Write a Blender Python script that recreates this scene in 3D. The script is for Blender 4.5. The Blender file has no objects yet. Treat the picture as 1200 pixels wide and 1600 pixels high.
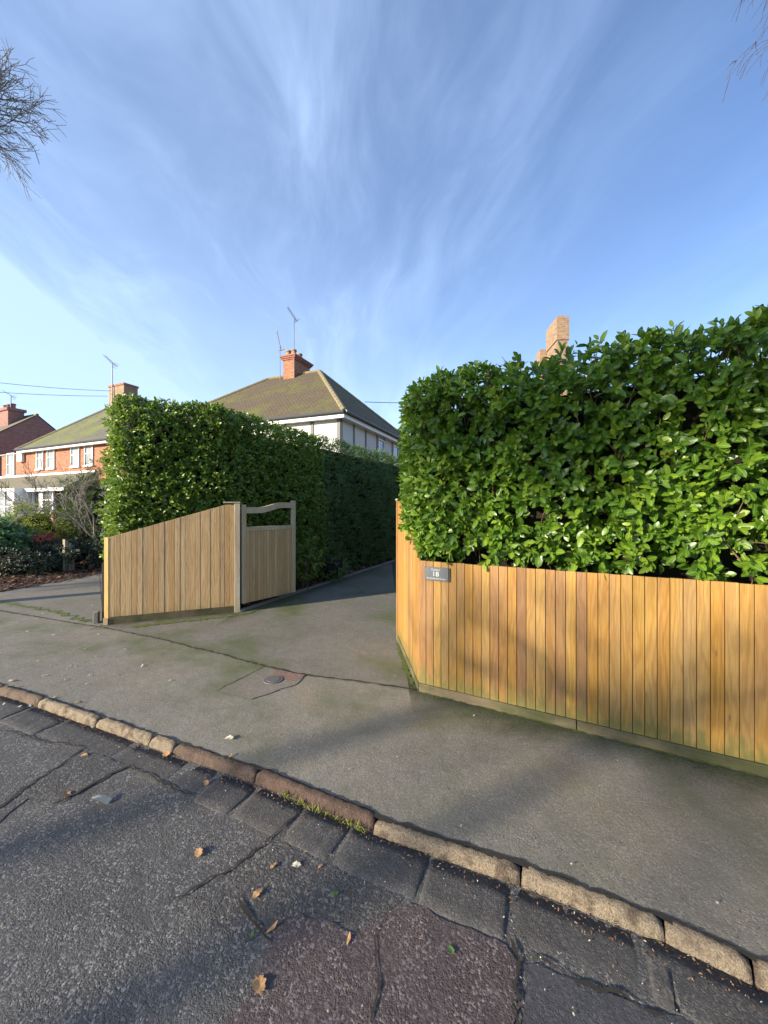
import bpy, math, random
import numpy as np
from mathutils import Vector, noise
random.seed(7); rng = np.random.default_rng(7)
SC = bpy.context.scene
COL = SC.collection
R = math.radians
# ------------------------------------------------------------------ camera
CH = 1.6
cam = bpy.data.cameras.new('camera'); cam_o = bpy.data.objects.new('camera', cam); COL.objects.link(cam_o)
cam.sensor_fit = 'HORIZONTAL'; cam.sensor_width = 36; cam.lens = 18.0
cam.shift_y = -5/1200; cam.clip_start = .05; cam.clip_end = 2000
cam_o.location = (0, 0, CH); cam_o.rotation_euler = (R(90), 0, 0)
SC.camera = cam_o
SC.render.resolution_x = 768; SC.render.resolution_y = 1024
# ------------------------------------------------------------------ light
SUN_EL = R(15); SUN_DIR = Vector((-.872, -.49))            # horizontal direction towards the sun
SUN_AZ = math.atan2(SUN_DIR.x, SUN_DIR.y)                 # clockwise from +Y
w = bpy.data.worlds.new("World"); SC.world = w; w.use_nodes = True
SC.view_settings.view_transform = 'Standard'; SC.view_settings.look = 'None'
SC.view_settings.gamma = 1; SC.view_settings.exposure = 1.08
sun = bpy.data.lights.new('sun', 'SUN'); sun.energy = 5.0; sun.angle = R(1.2); sun.color = (1, .87, .68)
sun_o = bpy.data.objects.new('sun', sun); COL.objects.link(sun_o)
sd = Vector((math.sin(SUN_AZ)*math.cos(SUN_EL), math.cos(SUN_AZ)*math.cos(SUN_EL), math.sin(SUN_EL)))
sun_o.rotation_euler = sd.to_track_quat('Z', 'Y').to_euler(); sun_o.location = (0, 0, 30)

class NT:
    """small helper for node trees"""
    def __init__(s, tree): s.t = tree; s.n = tree.nodes; s.l = tree.links
    def node(s, typ, _in=None, **kw):
        nd = s.n.new(typ)
        for k, v in kw.items(): setattr(nd, k, v)
        for k, v in (_in or {}).items(): s.put(nd.inputs[k], v)
        return nd
    def put(s, sock, v):
        if isinstance(v, bpy.types.NodeSocket): s.l.new(v, sock)
        elif isinstance(v, bpy.types.Node): s.l.new(v.outputs[0], sock)
        else:
            if sock.type == 'RGBA' and len(v) == 3: v = (*v, 1)
            sock.default_value = v
    def math(s, op, a, b=0.0, c=None, clamp=False):
        i = {0: a, 1: b}
        if c is not None: i[2] = c
        return s.node('ShaderNodeMath', i, operation=op, use_clamp=clamp).outputs[0]
    def mix(s, f, a, b, blend='MIX'):
        nd = s.node('ShaderNodeMix', data_type='RGBA', blend_type=blend)
        s.put(nd.inputs[0], f); s.put(nd.inputs[6], a); s.put(nd.inputs[7], b)
        return nd.outputs[2]
    def ramp(s, f, stops, interp='LINEAR'):
        nd = s.node('ShaderNodeValToRGB', {0: f}); cr = nd.color_ramp; cr.interpolation = interp
        while len(cr.elements) < len(stops): cr.elements.new(.5)
        for e, (p, c) in zip(cr.elements, stops):
            e.position = p; e.color = (*c, 1) if len(c) == 3 else c
        return nd.outputs[0]
    def step(s, f, a, b):
        return s.node('ShaderNodeMapRange', {0: f, 1: a, 2: b, 3: 0.0, 4: 1.0}, interpolation_type='SMOOTHSTEP').outputs[0]
    def noise(s, vec, scale, detail=4, rough=.55, dist=0.0, out=0):
        return s.node('ShaderNodeTexNoise', {'Vector': vec, 'Scale': scale, 'Detail': detail, 'Roughness': rough, 'Distortion': dist}).outputs[out]
    def vor(s, vec, scale, out=0, feature='F1', rnd=1.0):
        return s.node('ShaderNodeTexVoronoi', {'Vector': vec, 'Scale': scale, 'Randomness': rnd}, feature=feature).outputs[out]
    def map(s, vec, loc=(0,0,0), rot=(0,0,0), sc=(1,1,1)):
        return s.node('ShaderNodeMapping', {'Vector': vec, 'Location': loc, 'Rotation': rot, 'Scale': sc}).outputs[0]

def sky():
    t = NT(w.node_tree); t.n.clear()
    nis = t.node('ShaderNodeTexSky', sky_type='NISHITA', sun_disc=False, sun_elevation=SUN_EL, sun_rotation=SUN_AZ,
                 altitude=50, air_density=1.0, dust_density=0.6, ozone_density=2.5)
    g = t.node('ShaderNodeTexCoord').outputs['Generated']
    sp = t.node('ShaderNodeSeparateXYZ', {0: g})
    z = t.math('ADD', t.math('MAXIMUM', sp.outputs[2], 0.0), .22)
    px = t.math('DIVIDE', sp.outputs[0], z); py = t.math('DIVIDE', sp.outputs[1], z)
    pv = t.node('ShaderNodeCombineXYZ', {0: px, 1: py, 2: 0.0}).outputs[0]
    pv = t.map(pv, rot=(0, 0, R(-4)))
    warp = t.node('ShaderNodeTexNoise', {'Vector': t.map(pv, sc=(.8, .45, 1)), 'Scale': 1.2, 'Detail': 3, 'Roughness': .5}).outputs[1]
    pw = t.node('ShaderNodeVectorMath', {0: pv, 1: t.node('ShaderNodeVectorMath', {0: warp, 3: .9}, operation='SCALE').outputs[0]}, operation='ADD').outputs[0]
    streak = t.noise(t.map(pw, loc=(3.1, 0, 0), rot=(0, 0, R(9)), sc=(1.35, .34, 1)), 1.5, 7, .58, .5)
    fine = t.noise(t.map(pw, loc=(1.1, 4, 0), rot=(0, 0, R(-16)), sc=(5.0, 1.7, 1)), 1.5, 5, .6, .7)
    big = t.noise(t.map(pv, loc=(2.4, .9, 0), sc=(.75, .6, 1)), 1.0, 3, .55, .4)
    c = t.math('ADD', t.math('MULTIPLY', streak, .72), t.math('MULTIPLY', fine, .28))
    c = t.math('MULTIPLY', t.step(c, .36, .76), t.step(big, .24, .62))
    # more veil low down and towards the left (real cirrus thickens towards the horizon line of sight)
    low = t.step(sp.outputs[2], .68, -.05)
    left = t.step(sp.outputs[0], .55, -.7)
    veil = t.math('MULTIPLY', low, t.math('ADD', .34, t.math('MULTIPLY', left, .22)))
    m = t.math('ADD', t.math('MULTIPLY', c, t.math('ADD', .20, t.math('MULTIPLY', left, .52))), veil, clamp=True)
    mid = t.math('MULTIPLY', t.step(t.noise(t.map(pv, loc=(7, 2, 0), sc=(.7, .5, 1)), 1.0, 5, .55, .6), .30, .75), t.math('ADD', .05, t.math('MULTIPLY', left, .22)))
    m = t.math('MINIMUM', t.math('ADD', m, mid), .56)
    col = t.mix(m, t.mix(1.0, nis.outputs[0], (.82, .89, 1.07), 'MULTIPLY'), (4.0, 5.3, 7.5))
    bg = t.node('ShaderNodeBackground', {0: col, 1: .118})
    out = t.node('ShaderNodeOutputWorld'); t.l.new(bg.outputs[0], out.inputs[0])
sky()

# ------------------------------------------------------------------ materials
M = {}
def mat(name, f):
    m = bpy.data.materials.new(name); m.use_nodes = True
    t = NT(m.node_tree); t.n.clear()
    out = t.node('ShaderNodeOutputMaterial')
    sh = f(t)
    t.l.new(sh, out.inputs[0]); M[name] = m
    return m
def pbr(t, col, rough=.8, bump=None, bs=.3, bd=.01, spec=.5, metal=0.0, **kw):
    i = {'Base Color': col, 'Roughness': rough, 'Specular IOR Level': spec, 'Metallic': metal}
    i.update(kw)
    if bump is not None:
        i['Normal'] = t.node('ShaderNodeBump', {'Strength': bs, 'Distance': bd, 'Height': bump}).outputs[0]
    return t.node('ShaderNodeBsdfPrincipled', i).outputs[0]
def objc(t): return t.node('ShaderNodeTexCoord').outputs['Object']
def geo(t): return t.node('ShaderNodeNewGeometry').outputs['Position']
def attr(t, n): return t.node('ShaderNodeAttribute', attribute_name=n).outputs['Fac']
def uv(t): return t.node('ShaderNodeTexCoord').outputs['UV']

def asphalt(base, stone, agg=120, moss=0.0, brown=0.3, rough=.85, contrast=1.0, bs=.6, damp=False):
    def f(t):
        p = geo(t)
        cell = t.vor(p, agg, 1); sep = t.node('ShaderNodeSeparateColor', {0: cell}).outputs[0]
        d = t.math('MINIMUM', t.vor(p, agg, 0), t.math('MULTIPLY', t.vor(t.map(p, loc=(.3, .7, 0)), agg*1.9, 0), 1.15))
        big = t.noise(p, .9, 5, .6, .4); mid = t.noise(p, 7, 6, .65, .3); fin = t.noise(p, 60, 4, .7)
        k = t.math('ADD', t.math('MULTIPLY', t.step(big, .3, .72), .55), t.math('MULTIPLY', t.step(mid, .25, .75), .45))
        b = [x for x in base]
        col = t.mix(k, tuple(x*(1-.38*contrast) for x in b), tuple(x*(1+.35*contrast) for x in b))
        st2 = t.step(t.noise(t.map(p, loc=(1, 8, 0)), 2.6, 6, .7, .8), .5, .68)
        col = t.mix(t.math('MULTIPLY', st2, .42*contrast), col, tuple(x*.5 for x in b))
        bn = t.step(t.noise(t.map(p, loc=(5, 2, 0)), 1.3, 5, .6, .5), .48, .72)
        col = t.mix(t.math('MULTIPLY', bn, brown), col, (b[0]*1.35, b[1]*1.05, b[2]*.72))
        st = t.step(sep, .66, .98)
        col = t.mix(t.math('MULTIPLY', t.math('MULTIPLY', st, t.step(t.noise(t.map(p, loc=(2, 6, 0)), 11, 5, .7), .3, .62)), .8), col, stone)
        col = t.mix(t.math('MULTIPLY', t.step(sep, .35, .0), .55), col, tuple(x*.45 for x in b))
        col = t.mix(.45, col, t.mix(fin, tuple(x*.5 for x in b), tuple(x*1.7 for x in b)))
        if moss:
            mn = t.math('MULTIPLY', t.step(t.noise(t.map(p, loc=(9, 3, 0)), .75, 4, .6, .3), .46, .74), moss)
            mn = t.math('MULTIPLY', mn, t.math('ADD', .45, fin))
            col = t.mix(mn, col, (.085, .105, .03))
        if damp:
            sp = t.node('ShaderNodeSeparateXYZ', {0: p}); X, Y = sp.outputs[0], sp.outputs[1]
            wob = t.math('MULTIPLY', t.math('SUBTRACT', mid, .5), .22); wob2 = t.math('MULTIPLY', t.math('SUBTRACT', big, .5), .7)
            for (ax_, ay_, nx, ny, x0, x1, wd, am) in ((.305, 3.37, -.48, -.877, .22, 9, .42, .95), (-3.84, 5.27, .388, -.922, -3.9, -2.2, .30, .75), (-2.23, 5.9, .915, -.403, -2.3, 3.5, .35, .6)):
                dd = t.math('ADD', t.math('MULTIPLY', t.math('SUBTRACT', X, ax_), nx), t.math('MULTIPLY', t.math('SUBTRACT', Y, ay_), ny))
                dd = t.math('ADD', dd, t.math('ADD', wob, wob2))
                k_ = t.math('MULTIPLY', t.step(dd, wd, -.02), t.math('MULTIPLY', t.math('GREATER_THAN', X, x0), t.math('LESS_THAN', X, x1)))
                col = t.mix(t.math('MULTIPLY', k_, am), col, t.mix(t.step(fin, .35, .7), (.028, .030, .016), (.085, .10, .028)))
        wear = t.math('ADD', .25, t.math('MULTIPLY', t.step(t.noise(t.map(p, loc=(4, 4, 0)), 9, 5, .7), .35, .65), .75))
        h = t.math('ADD', t.math('MULTIPLY', t.math('SUBTRACT', 1.0, d), wear), t.math('MULTIPLY', mid, 2.6))
        h = t.math('ADD', h, t.math('MULTIPLY', fin, 1.4))
        rr = t.math('ADD', rough-.12, t.math('MULTIPLY', mid, .24))
        return pbr(t, col, rr, h, bs, .004, spec=.4)
    return f
mat('road', asphalt((.088, .085, .080), (.46, .44, .41), 135, 0, .35, .72, 1.5, 1.0))
mat('road_rough', asphalt((.070, .067, .063), (.36, .34, .32), 110, 0, .35, .8, 1.4, 1.1))
mat('road_red', asphalt((.078, .060, .058), (.38, .34, .33), 120, 0, .3, .7, .8, 1.0))
mat('road_smooth', asphalt((.062, .062, .066), (.15, .15, .15), 150, 0, .25, .7, .9, .5))
mat('channel', asphalt((.070, .067, .063), (.22, .205, .185), 160, 0.2, .5, .8, 1.2, .7))
mat('pavement', asphalt((.205, .188, .150), (.42, .39, .33), 170, .85, .6, .86, 1.05, .6, True))
mat('drive', asphalt((.165, .155, .128), (.36, .33, .27), 190, 1.0, .5, .86, 1.0, .6, True))
mat('pave_patch', asphalt((.19, .17, .137), (.32, .30, .27), 170, .3, .4, .82, .8, .6))
mat('pink_patch', asphalt((.21, .13, .10), (.32, .25, .22), 170, .3, .2, .85, .8, .6))
mat('soil', asphalt((.05, .036, .024), (.11, .075, .05), 40, .2, .5, .95, 1.0, 1.0))
mat('crack', lambda t: pbr(t, t.mix(t.noise(geo(t), 40), (.012, .011, .010), (.05, .045, .032)), .95))
mat('lawn', lambda t: pbr(t, t.mix(t.noise(geo(t), 3), (.04, .055, .018), (.07, .07, .03)), .95))
def moss_f(t):
    p = geo(t); n = t.noise(p, 35, 5, .7)
    return pbr(t, t.mix(n, (.03, .05, .008), (.16, .19, .03)), .95, n, .8, .01)
mat('moss', moss_f)

def kerb_f(t):
    p = geo(t); tn = attr(t, 'tone')
    n = t.noise(p, 24, 6, .7, .4); f = t.noise(p, 130, 4, .7)
    pale = t.mix(n, (.14, .10, .06), (.46, .38, .26)); dark = t.mix(n, (.05, .030, .022), (.17, .11, .08))
    col = t.mix(tn, dark, pale)
    col = t.mix(t.math('MULTIPLY', t.step(t.noise(t.map(p, loc=(3, 0, 0)), 9, 4, .6), .5, .66), .75), col, (.075, .05, .035))
    col = t.mix(.55, col, t.mix(1.0, col, t.mix(t.step(f, .32, .68), (.35, .32, .30), (1.6, 1.6, 1.6)), 'MULTIPLY'))
    return pbr(t, col, .88, t.math('ADD', n, t.math('MULTIPLY', f, .9)), 1.0, .016)
mat('kerb', kerb_f)

def wood(tones, grey=0.0, algae=0.5, g=1.0):
    def f(t):
        u = uv(t); tn = attr(t, 'tone')
        off = t.node('ShaderNodeCombineXYZ', {0: t.math('MULTIPLY', tn, 57.0), 1: t.math('MULTIPLY', tn, 23.0), 2: tn}).outputs[0]
        q = t.node('ShaderNodeVectorMath', {0: u, 1: off}, operation='ADD').outputs[0]
        warp = t.noise(t.map(q, sc=(9, 1.6, 1)), 1.0, 3, .5)
        s = t.node('ShaderNodeSeparateXYZ', {0: q})
        ring = t.math('ADD', t.math('MULTIPLY', s.outputs[0], 150.0), t.math('MULTIPLY', warp, 34.0))
        ring = t.math('ADD', t.math('MULTIPLY', t.math('SINE', ring), .5), .5)
        ring = t.math('POWER', ring, 1.8)
        gr = t.noise(t.map(q, sc=(170, 5, 1)), 1.0, 5, .65)
        base = t.ramp(tn, tones, 'LINEAR')
        bl = t.noise(t.map(q, sc=(5, 1.2, 1)), 1.0, 3, .55)
        col = t.mix(t.math('MULTIPLY', t.step(bl, .38, .75), .35), base, (.34, .19, .10))
        dk = t.mix(1.0, col, (.66, .54, .42), 'MULTIPLY')
        col = t.mix(t.math('MULTIPLY', ring, .55*g), col, dk)
        col = t.mix(t.math('MULTIPLY', t.step(gr, .36, .74), .75*g), col, dk)
        knot = t.vor(t.map(q, sc=(13, 2.3, 1)), 1.0, 0)
        col = t.mix(t.math('MULTIPLY', t.step(knot, .075, .02), .8), col, (.14, .065, .03))
        if grey: 
            gn = t.step(t.noise(t.map(q, sc=(14, .9, 1)), 1.0, 3, .5), .35, .75)
            col = t.mix(t.math('MULTIPLY', gn, grey), col, (.30, .25, .19))
        z = t.node('ShaderNodeSeparateXYZ', {0: geo(t)}).outputs[2]
        if algae:
            an = t.noise(t.map(q, sc=(14, 5, 1)), 1.0, 4, .6)
            a = t.step(t.math('ADD', z, t.math('MULTIPLY', t.math('SUBTRACT', an, .5), .62)), .27, .03)
            col = t.mix(t.math('MULTIPLY', a, algae), col, (.12, .13, .035))
        h = t.math('ADD', t.math('MULTIPLY', gr, .6), t.math('MULTIPLY', ring, .5))
        return pbr(t, col, .62, h, .45, .002, spec=.35)
    return f
mat('cedar', wood([(0, (.40, .210, .036)), (.25, (.47, .285, .062)), (.45, (.34, .182, .060)), (.62, (.45, .235, .038)), (.82, (.40, .25, .078)), (1, (.30, .16, .060))], .16, .8))
mat('cedar_pale', wood([(0, (.66, .43, .19)), (.3, (.72, .51, .26)), (.55, (.60, .38, .16)), (.8, (.68, .47, .22)), (1, (.56, .39, .20))], .10, .25, .5))
mat('gate_wood', wood([(0, (.56, .42, .24)), (.4, (.64, .50, .30)), (.7, (.50, .37, .21)), (1, (.58, .44, .25))], .12, .15, .5))
mat('oak_frame', wood([(0, (.52, .46, .32)), (.5, (.58, .52, .37)), (1, (.50, .43, .29))], .2, .1, .5))
def plinth_f(t):
    p = geo(t); n = t.noise(t.map(p, sc=(3, 3, 14)), 2.0, 5, .65, .3); g = t.step(t.noise(p, 2.4, 4, .6), .32, .62)
    col = t.mix(n, (.10, .075, .04), (.22, .17, .10)); col = t.mix(t.math('MULTIPLY', g, .9), col, t.mix(n, (.018, .022, .010), (.075, .085, .022)))
    return pbr(t, col, .9, n, .5, .006)
mat('plinth', plinth_f)
mat('old_post', lambda t: pbr(t, t.mix(t.noise(t.map(geo(t), sc=(20, 20, 2)), 3.0), (.03, .028, .024), (.10, .095, .085)), .9))

def brick_f(c1, c2, mortar, wsc=1.0, roughen=.35):
    def f(t):
        u = uv(t)
        b = t.node('ShaderNodeTexBrick', {'Vector': u, 'Color1': c1, 'Color2': c2, 'Mortar': mortar, 'Scale': 1.0, 'Mortar Size': .011*wsc,
                   'Mortar Smooth': .2, 'Bias': 0.0, 'Brick Width': .225, 'Row Height': .075})
        n = t.noise(u, 1.4, 5, .65); v = t.noise(t.map(u, sc=(1, 2.6, 1)), 5, 6, .8)
        v = t.step(v, .3, .7); col = t.mix(roughen+.1, b.outputs[0], t.mix(v, tuple(x*.45 for x in c2), tuple(min(1, x*1.5) for x in c1)))
        col = t.mix(t.math('MULTIPLY', t.step(n, .5, .75), .35), col, tuple(x*.5 for x in c2))
        return pbr(t, col, .9, b.outputs[1], -.5, .01)
    return f
mat('brick_orange', brick_f((.40, .155, .075), (.20, .065, .038), (.36, .28, .20)))
mat('brick_red', brick_f((.36, .13, .09), (.26, .09, .07), (.32, .25, .20)))
mat('brick_pink', brick_f((.33, .14, .11), (.18, .075, .06), (.33, .28, .24)))
mat('brick_buff', brick_f((.33, .22, .13), (.20, .12, .07), (.30, .25, .18)))
def tile_f(base, moss, amt, lo=.35):
    def f(t):
        u = uv(t); p = geo(t)
        b = t.node('ShaderNodeTexBrick', {'Vector': u, 'Color1': tuple(x*1.15 for x in base), 'Color2': tuple(x*.8 for x in base), 'Mortar': tuple(x*.25 for x in base),
                   'Scale': 1.0, 'Mortar Size': .016, 'Mortar Smooth': .3, 'Brick Width': .17, 'Row Height': .10})
        n = t.noise(p, .55, 4, .6, .5); f2 = t.noise(p, 7, 5, .75); f3 = t.noise(p, 2.2, 4, .6)
        col = t.mix(.5, b.outputs[0], t.mix(f2, tuple(x*.45 for x in base), tuple(x*1.7 for x in base)))
        a = t.step(t.math('ADD', t.math('MULTIPLY', n, .6), t.math('MULTIPLY', f2, .4)), lo+.08, lo+.26)
        col = t.mix(t.math('MULTIPLY', a, amt), col, t.mix(f3, moss, tuple(x*.55 for x in moss)))
        h = t.math('ADD', t.math('MULTIPLY', b.outputs[1], -1.0), t.math('MULTIPLY', f2, .8))
        return pbr(t, col, .92, h, .8, .02)
    return f
mat('tiles', tile_f((.115, .085, .050), (.165, .175, .030), .9, .37))
mat('tiles_grey', tile_f((.135, .13, .095), (.22, .24, .06), .9, .34))
mat('tiles_old', tile_f((.20, .18, .13), (.22, .22, .09), .6, .38))
mat('ridge', lambda t: pbr(t, t.mix(t.noise(geo(t), 6, 4, .7), (.13, .11, .06), (.30, .25, .14)), .9))
def render_f(t):
    p = geo(t); n = t.noise(p, 28, 4, .75); b = t.noise(p, 1.2, 4, .6)
    return pbr(t, t.mix(b, t.mix(n, (.42, .42, .40), (.66, .66, .63)), t.mix(n, (.5, .5, .48), (.72, .72, .69))), .92, n, .6, .01)
mat('pebbledash', render_f)
def flat(c, r=.6, var=.12, metal=0.0, sc=9):
    return lambda t: pbr(t, t.mix(t.noise(geo(t), sc, 4, .6), tuple(x*(1-var) for x in c), tuple(min(1, x*(1+var)) for x in c)), r, metal=metal)
mat('batten', flat((.17, .165, .16), .7)); mat('white_paint', flat((.72, .72, .70), .4, .06)); mat('gutter', flat((.07, .07, .075), .4))
mat('lead', flat((.30, .30, .30), .6)); mat('pot', flat((.34, .21, .11), .85, .4)); mat('mortar', flat((.36, .31, .22), .95, .3))
mat('metal', flat((.10, .10, .105), .5, .1, .2)); mat('wire', flat((.03, .03, .035), .6)); mat('bark', flat((.14, .11, .085), .9, .4, 0, 20))
mat('bark_grey', flat((.26, .235, .20), .9, .4, 0, 20)); mat('bark_twig', flat((.085, .062, .052), .85, .3, 0, 20)); mat('twig', flat((.15, .09, .06), .85, .3, 0, 20))
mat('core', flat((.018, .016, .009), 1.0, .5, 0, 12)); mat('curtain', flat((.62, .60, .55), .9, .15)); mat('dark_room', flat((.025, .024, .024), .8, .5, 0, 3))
mat('teal', flat((.20, .48, .42), .6, .2)); mat('car_blue', flat((.20, .33, .52), .25, .05, .3)); mat('rubber', flat((.02, .02, .02), .8)); mat('iron', flat((.11, .105, .10), .8, .3, .0, 60))
mat('stone_grey', flat((.20, .19, .17), .9, .35, 0, 30))
mat('slate', lambda t: pbr(t, t.mix(t.noise(geo(t), 30, 5, .7), (.075, .085, .09), (.13, .145, .15)), .55, t.noise(geo(t), 60, 5, .7), .25, .002))
mat('letter', flat((.62, .63, .62), .7, .02))
def glass_f(t):
    p = uv(t); n = t.noise(p, 3.0, 3)
    return pbr(t, t.mix(n, (.03, .035, .04), (.16, .17, .18)), .06, n, .12, .02, spec=1.0)
mat('glass', glass_f)
def glass_pale_f(t):
    n = t.noise(t.map(uv(t), sc=(14, 1, 1)), 1.0, 3)
    return pbr(t, t.mix(n, (.10, .11, .11), (.46, .48, .46)), .12, spec=.8)
mat('glass_net', glass_pale_f)
def leafm(c_dark, c_mid, c_new, rough=.32, trans=.25, tcol=(.16, .30, .03), spec=.5):
    def f(t):
        tn = attr(t, 'tone'); p = geo(t)
        col = t.ramp(tn, [(0, c_dark), (.55, c_mid), (.9, c_new), (1, c_new)])
        n = t.noise(p, 30, 3, .6); col = t.mix(t.math('MULTIPLY', n, .4), col, tuple(x*1.5 for x in c_mid))
        vein = attr(t, 'mid'); col = t.mix(t.math('MULTIPLY', t.step(vein, .8, 1.0), .35), col, tuple(x*2.0 for x in c_new))
        a = pbr(t, col, t.math('ADD', rough, t.math('MULTIPLY', n, .18)), t.noise(p, 90, 3, .6), .15, .004, spec=spec)
        tr = t.node('ShaderNodeBsdfTranslucent', {0: t.mix(.5, col, tcol)}).outputs[0]
        return t.node('ShaderNodeMixShader', {0: trans, 1: a, 2: tr}).outputs[0]
    return f
mat('laurel', leafm((.022, .060, .010), (.078, .165, .014), (.24, .34, .030), .27, .30, (.26, .42, .03), .6))
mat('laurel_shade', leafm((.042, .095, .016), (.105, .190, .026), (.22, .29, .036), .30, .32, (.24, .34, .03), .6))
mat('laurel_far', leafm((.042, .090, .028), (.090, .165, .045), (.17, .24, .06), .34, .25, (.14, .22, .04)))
mat('conifer', leafm((.03, .055, .015), (.055, .095, .020), (.12, .15, .03), .6, .15, spec=.3))
mat('golden', leafm((.10, .13, .015), (.22, .26, .035), (.36, .38, .06), .6, .25, spec=.3))
mat('box_dark', leafm((.018, .032, .020), (.040, .062, .034), (.13, .14, .08), .4, .12, (.06, .09, .03)))
mat('aucuba', leafm((.06, .13, .06), (.13, .24, .11), (.26, .36, .15), .3, .25))
mat('red_leaf', leafm((.30, .05, .03), (.50, .12, .09), (.6, .25, .14), .45, .25, (.4, .1, .05)))
mat('litter', leafm((.06, .028, .018), (.15, .080, .050), (.30, .19, .12), .75, .1, (.25, .13, .06), spec=.25))
mat('leaf_tan', leafm((.26, .14, .06), (.42, .25, .12), (.5, .33, .18), .7, .15, (.4, .2, .08), spec=.25))
mat('leaf_pale', leafm((.36, .33, .24), (.5, .47, .36), (.6, .58, .45), .7, .1, (.4, .35, .2), spec=.25))
mat('leaf_green', leafm((.05, .11, .03), (.09, .17, .05), (.22, .28, .08), .5, .2))

# ------------------------------------------------------------------ object helpers
ORG = {}
def thing(name, label, cat, loc=(0, 0, 0), group=None):
    o = bpy.data.objects.new(name, None); COL.objects.link(o); o.location = loc; o.empty_display_size = .2
    o['label'] = label; o['category'] = cat
    if group: o['group'] = group
    ORG[o.name] = Vector(loc)
    return o
def tag(o, label=None, cat=None, group=None, kind=None):
    if label: o['label'] = label
    if cat: o['category'] = cat
    if group: o['group'] = group
    if kind: o['kind'] = kind
    return o
def link(name, me, m, parent=None, org=None):
    o = bpy.data.objects.new(name, me); COL.objects.link(o)
    if m: me.materials.append(M[m] if isinstance(m, str) else m)
    if parent:
        o.parent = parent; ORG[o.name] = ORG[parent.name]
    elif org is not None:
        o.location = org; ORG[o.name] = Vector(org)
    else: ORG[o.name] = Vector((0, 0, 0))
    return o
def frame(dx, dy):                       # local frame: x along (dx,dy), y to its left
    l = math.hypot(dx, dy); return Vector((dx/l, dy/l, 0)), Vector((-dy/l, dx/l, 0))
class MB:
    def __init__(s): s.v = []; s.f = []; s.tone = []; s.tn = .5
    def quad(s, *pts):
        b = len(s.v); s.v += [Vector(p) for p in pts]; s.tone += [s.tn]*len(pts); s.f.append(tuple(range(b, b+len(pts))))
    def hexa(s, b4, t4):                  # bottom 4 CCW seen from above, top 4
        b = len(s.v); s.v += [Vector(p) for p in b4]+[Vector(p) for p in t4]; s.tone += [s.tn]*8
        s.f += [(b+3, b+2, b+1, b), (b+4, b+5, b+6, b+7)] + [(b+i, b+(i+1) % 4, b+4+(i+1) % 4, b+4+i) for i in range(4)]
    def box(s, o, ax, ay, x0, x1, y0, y1, z0, z1, z1b=None):   # o origin, ax/ay unit vectors; z1b: top z at x1
        if z1b is None: z1b = z1
        P = lambda x, y, z: Vector((o[0], o[1], 0)) + ax*x + ay*y + Vector((0, 0, z))
        s.hexa([P(x0, y0, z0), P(x1, y0, z0), P(x1, y1, z0), P(x0, y1, z0)], [P(x0, y0, z1), P(x1, y0, z1b), P(x1, y1, z1b), P(x0, y1, z1)])
    def tube(s, p0, p1, r0, r1, n=8, cap=True):
        p0 = Vector(p0); p1 = Vector(p1); d = (p1-p0)
        if d.length < 1e-6: return
        d.normalize(); a = d.orthogonal().normalized(); c = d.cross(a); b = len(s.v)
        for p, r in ((p0, r0), (p1, r1)):
            for i in range(n):
                an = 2*math.pi*i/n; s.v.append(p+(a*math.cos(an)+c*math.sin(an))*r)
        s.tone += [s.tn]*(2*n)
        s.f += [(b+i, b+(i+1) % n, b+n+(i+1) % n, b+n+i) for i in range(n)]
        if cap: s.f += [tuple(range(b+n-1, b-1, -1)), tuple(range(b+n, b+2*n))]
    def prism(s, pts, z0, z1):            # convex or simple polygon, ngon caps
        n = len(pts); b = len(s.v)
        s.v += [Vector((p[0], p[1], z0)) for p in pts]+[Vector((p[0], p[1], z1)) for p in pts]; s.tone += [s.tn]*2*n
        s.f += [tuple(range(b+n-1, b-1, -1)), tuple(range(b+n, b+2*n))]+[(b+i, b+(i+1) % n, b+n+(i+1) % n, b+n+i) for i in range(n)]
    def build(s, name, m, parent=None, org=None, smooth=False, bevel=0):
        off = ORG[parent.name] if parent else Vector(org or (0, 0, 0))
        me = bpy.data.meshes.new(name); me.from_pydata([v-off for v in s.v], [], s.f)
        a = me.attributes.new('tone', 'FLOAT', 'POINT'); a.data.foreach_set('value', s.tone)
        ul = me.uv_layers.new(name='UVMap'); me.update()
        for p in me.polygons:
            n = p.normal
            u = Vector((0, 0, 1)).cross(n) if abs(n.z) < .97 else Vector((1, 0, 0))
            u.normalize(); v = n.cross(u)
            for li in p.loop_indices:
                co = s.v[me.loops[li].vertex_index]; ul.data[li].uv = (co.dot(u), co.dot(v))
        if smooth: me.polygons.foreach_set('use_smooth', [True]*len(me.polygons))
        o = link(name, me, m, parent, org if not parent else None)
        if bevel:
            md = o.modifiers.new('bevel', 'BEVEL'); md.width = bevel; md.segments = 2; md.limit_method = 'ANGLE'
        return o
def G(px, py, z=0.0):                     # ground point seen at a pixel of the 1200x1600 photograph
    Y = (CH-z)*600/(py-795); return Vector(((px-600)/600*Y, Y, z))
def sheet(name, pts, z, m, cuts=0):
    b = MB(); b.quad(*[(p[0], p[1], z) for p in pts]); o = b.build(name, m); 
    if o.data.polygons[0].normal.z < 0: o.data.flip_normals()
    return tag(o, kind='structure')

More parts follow.
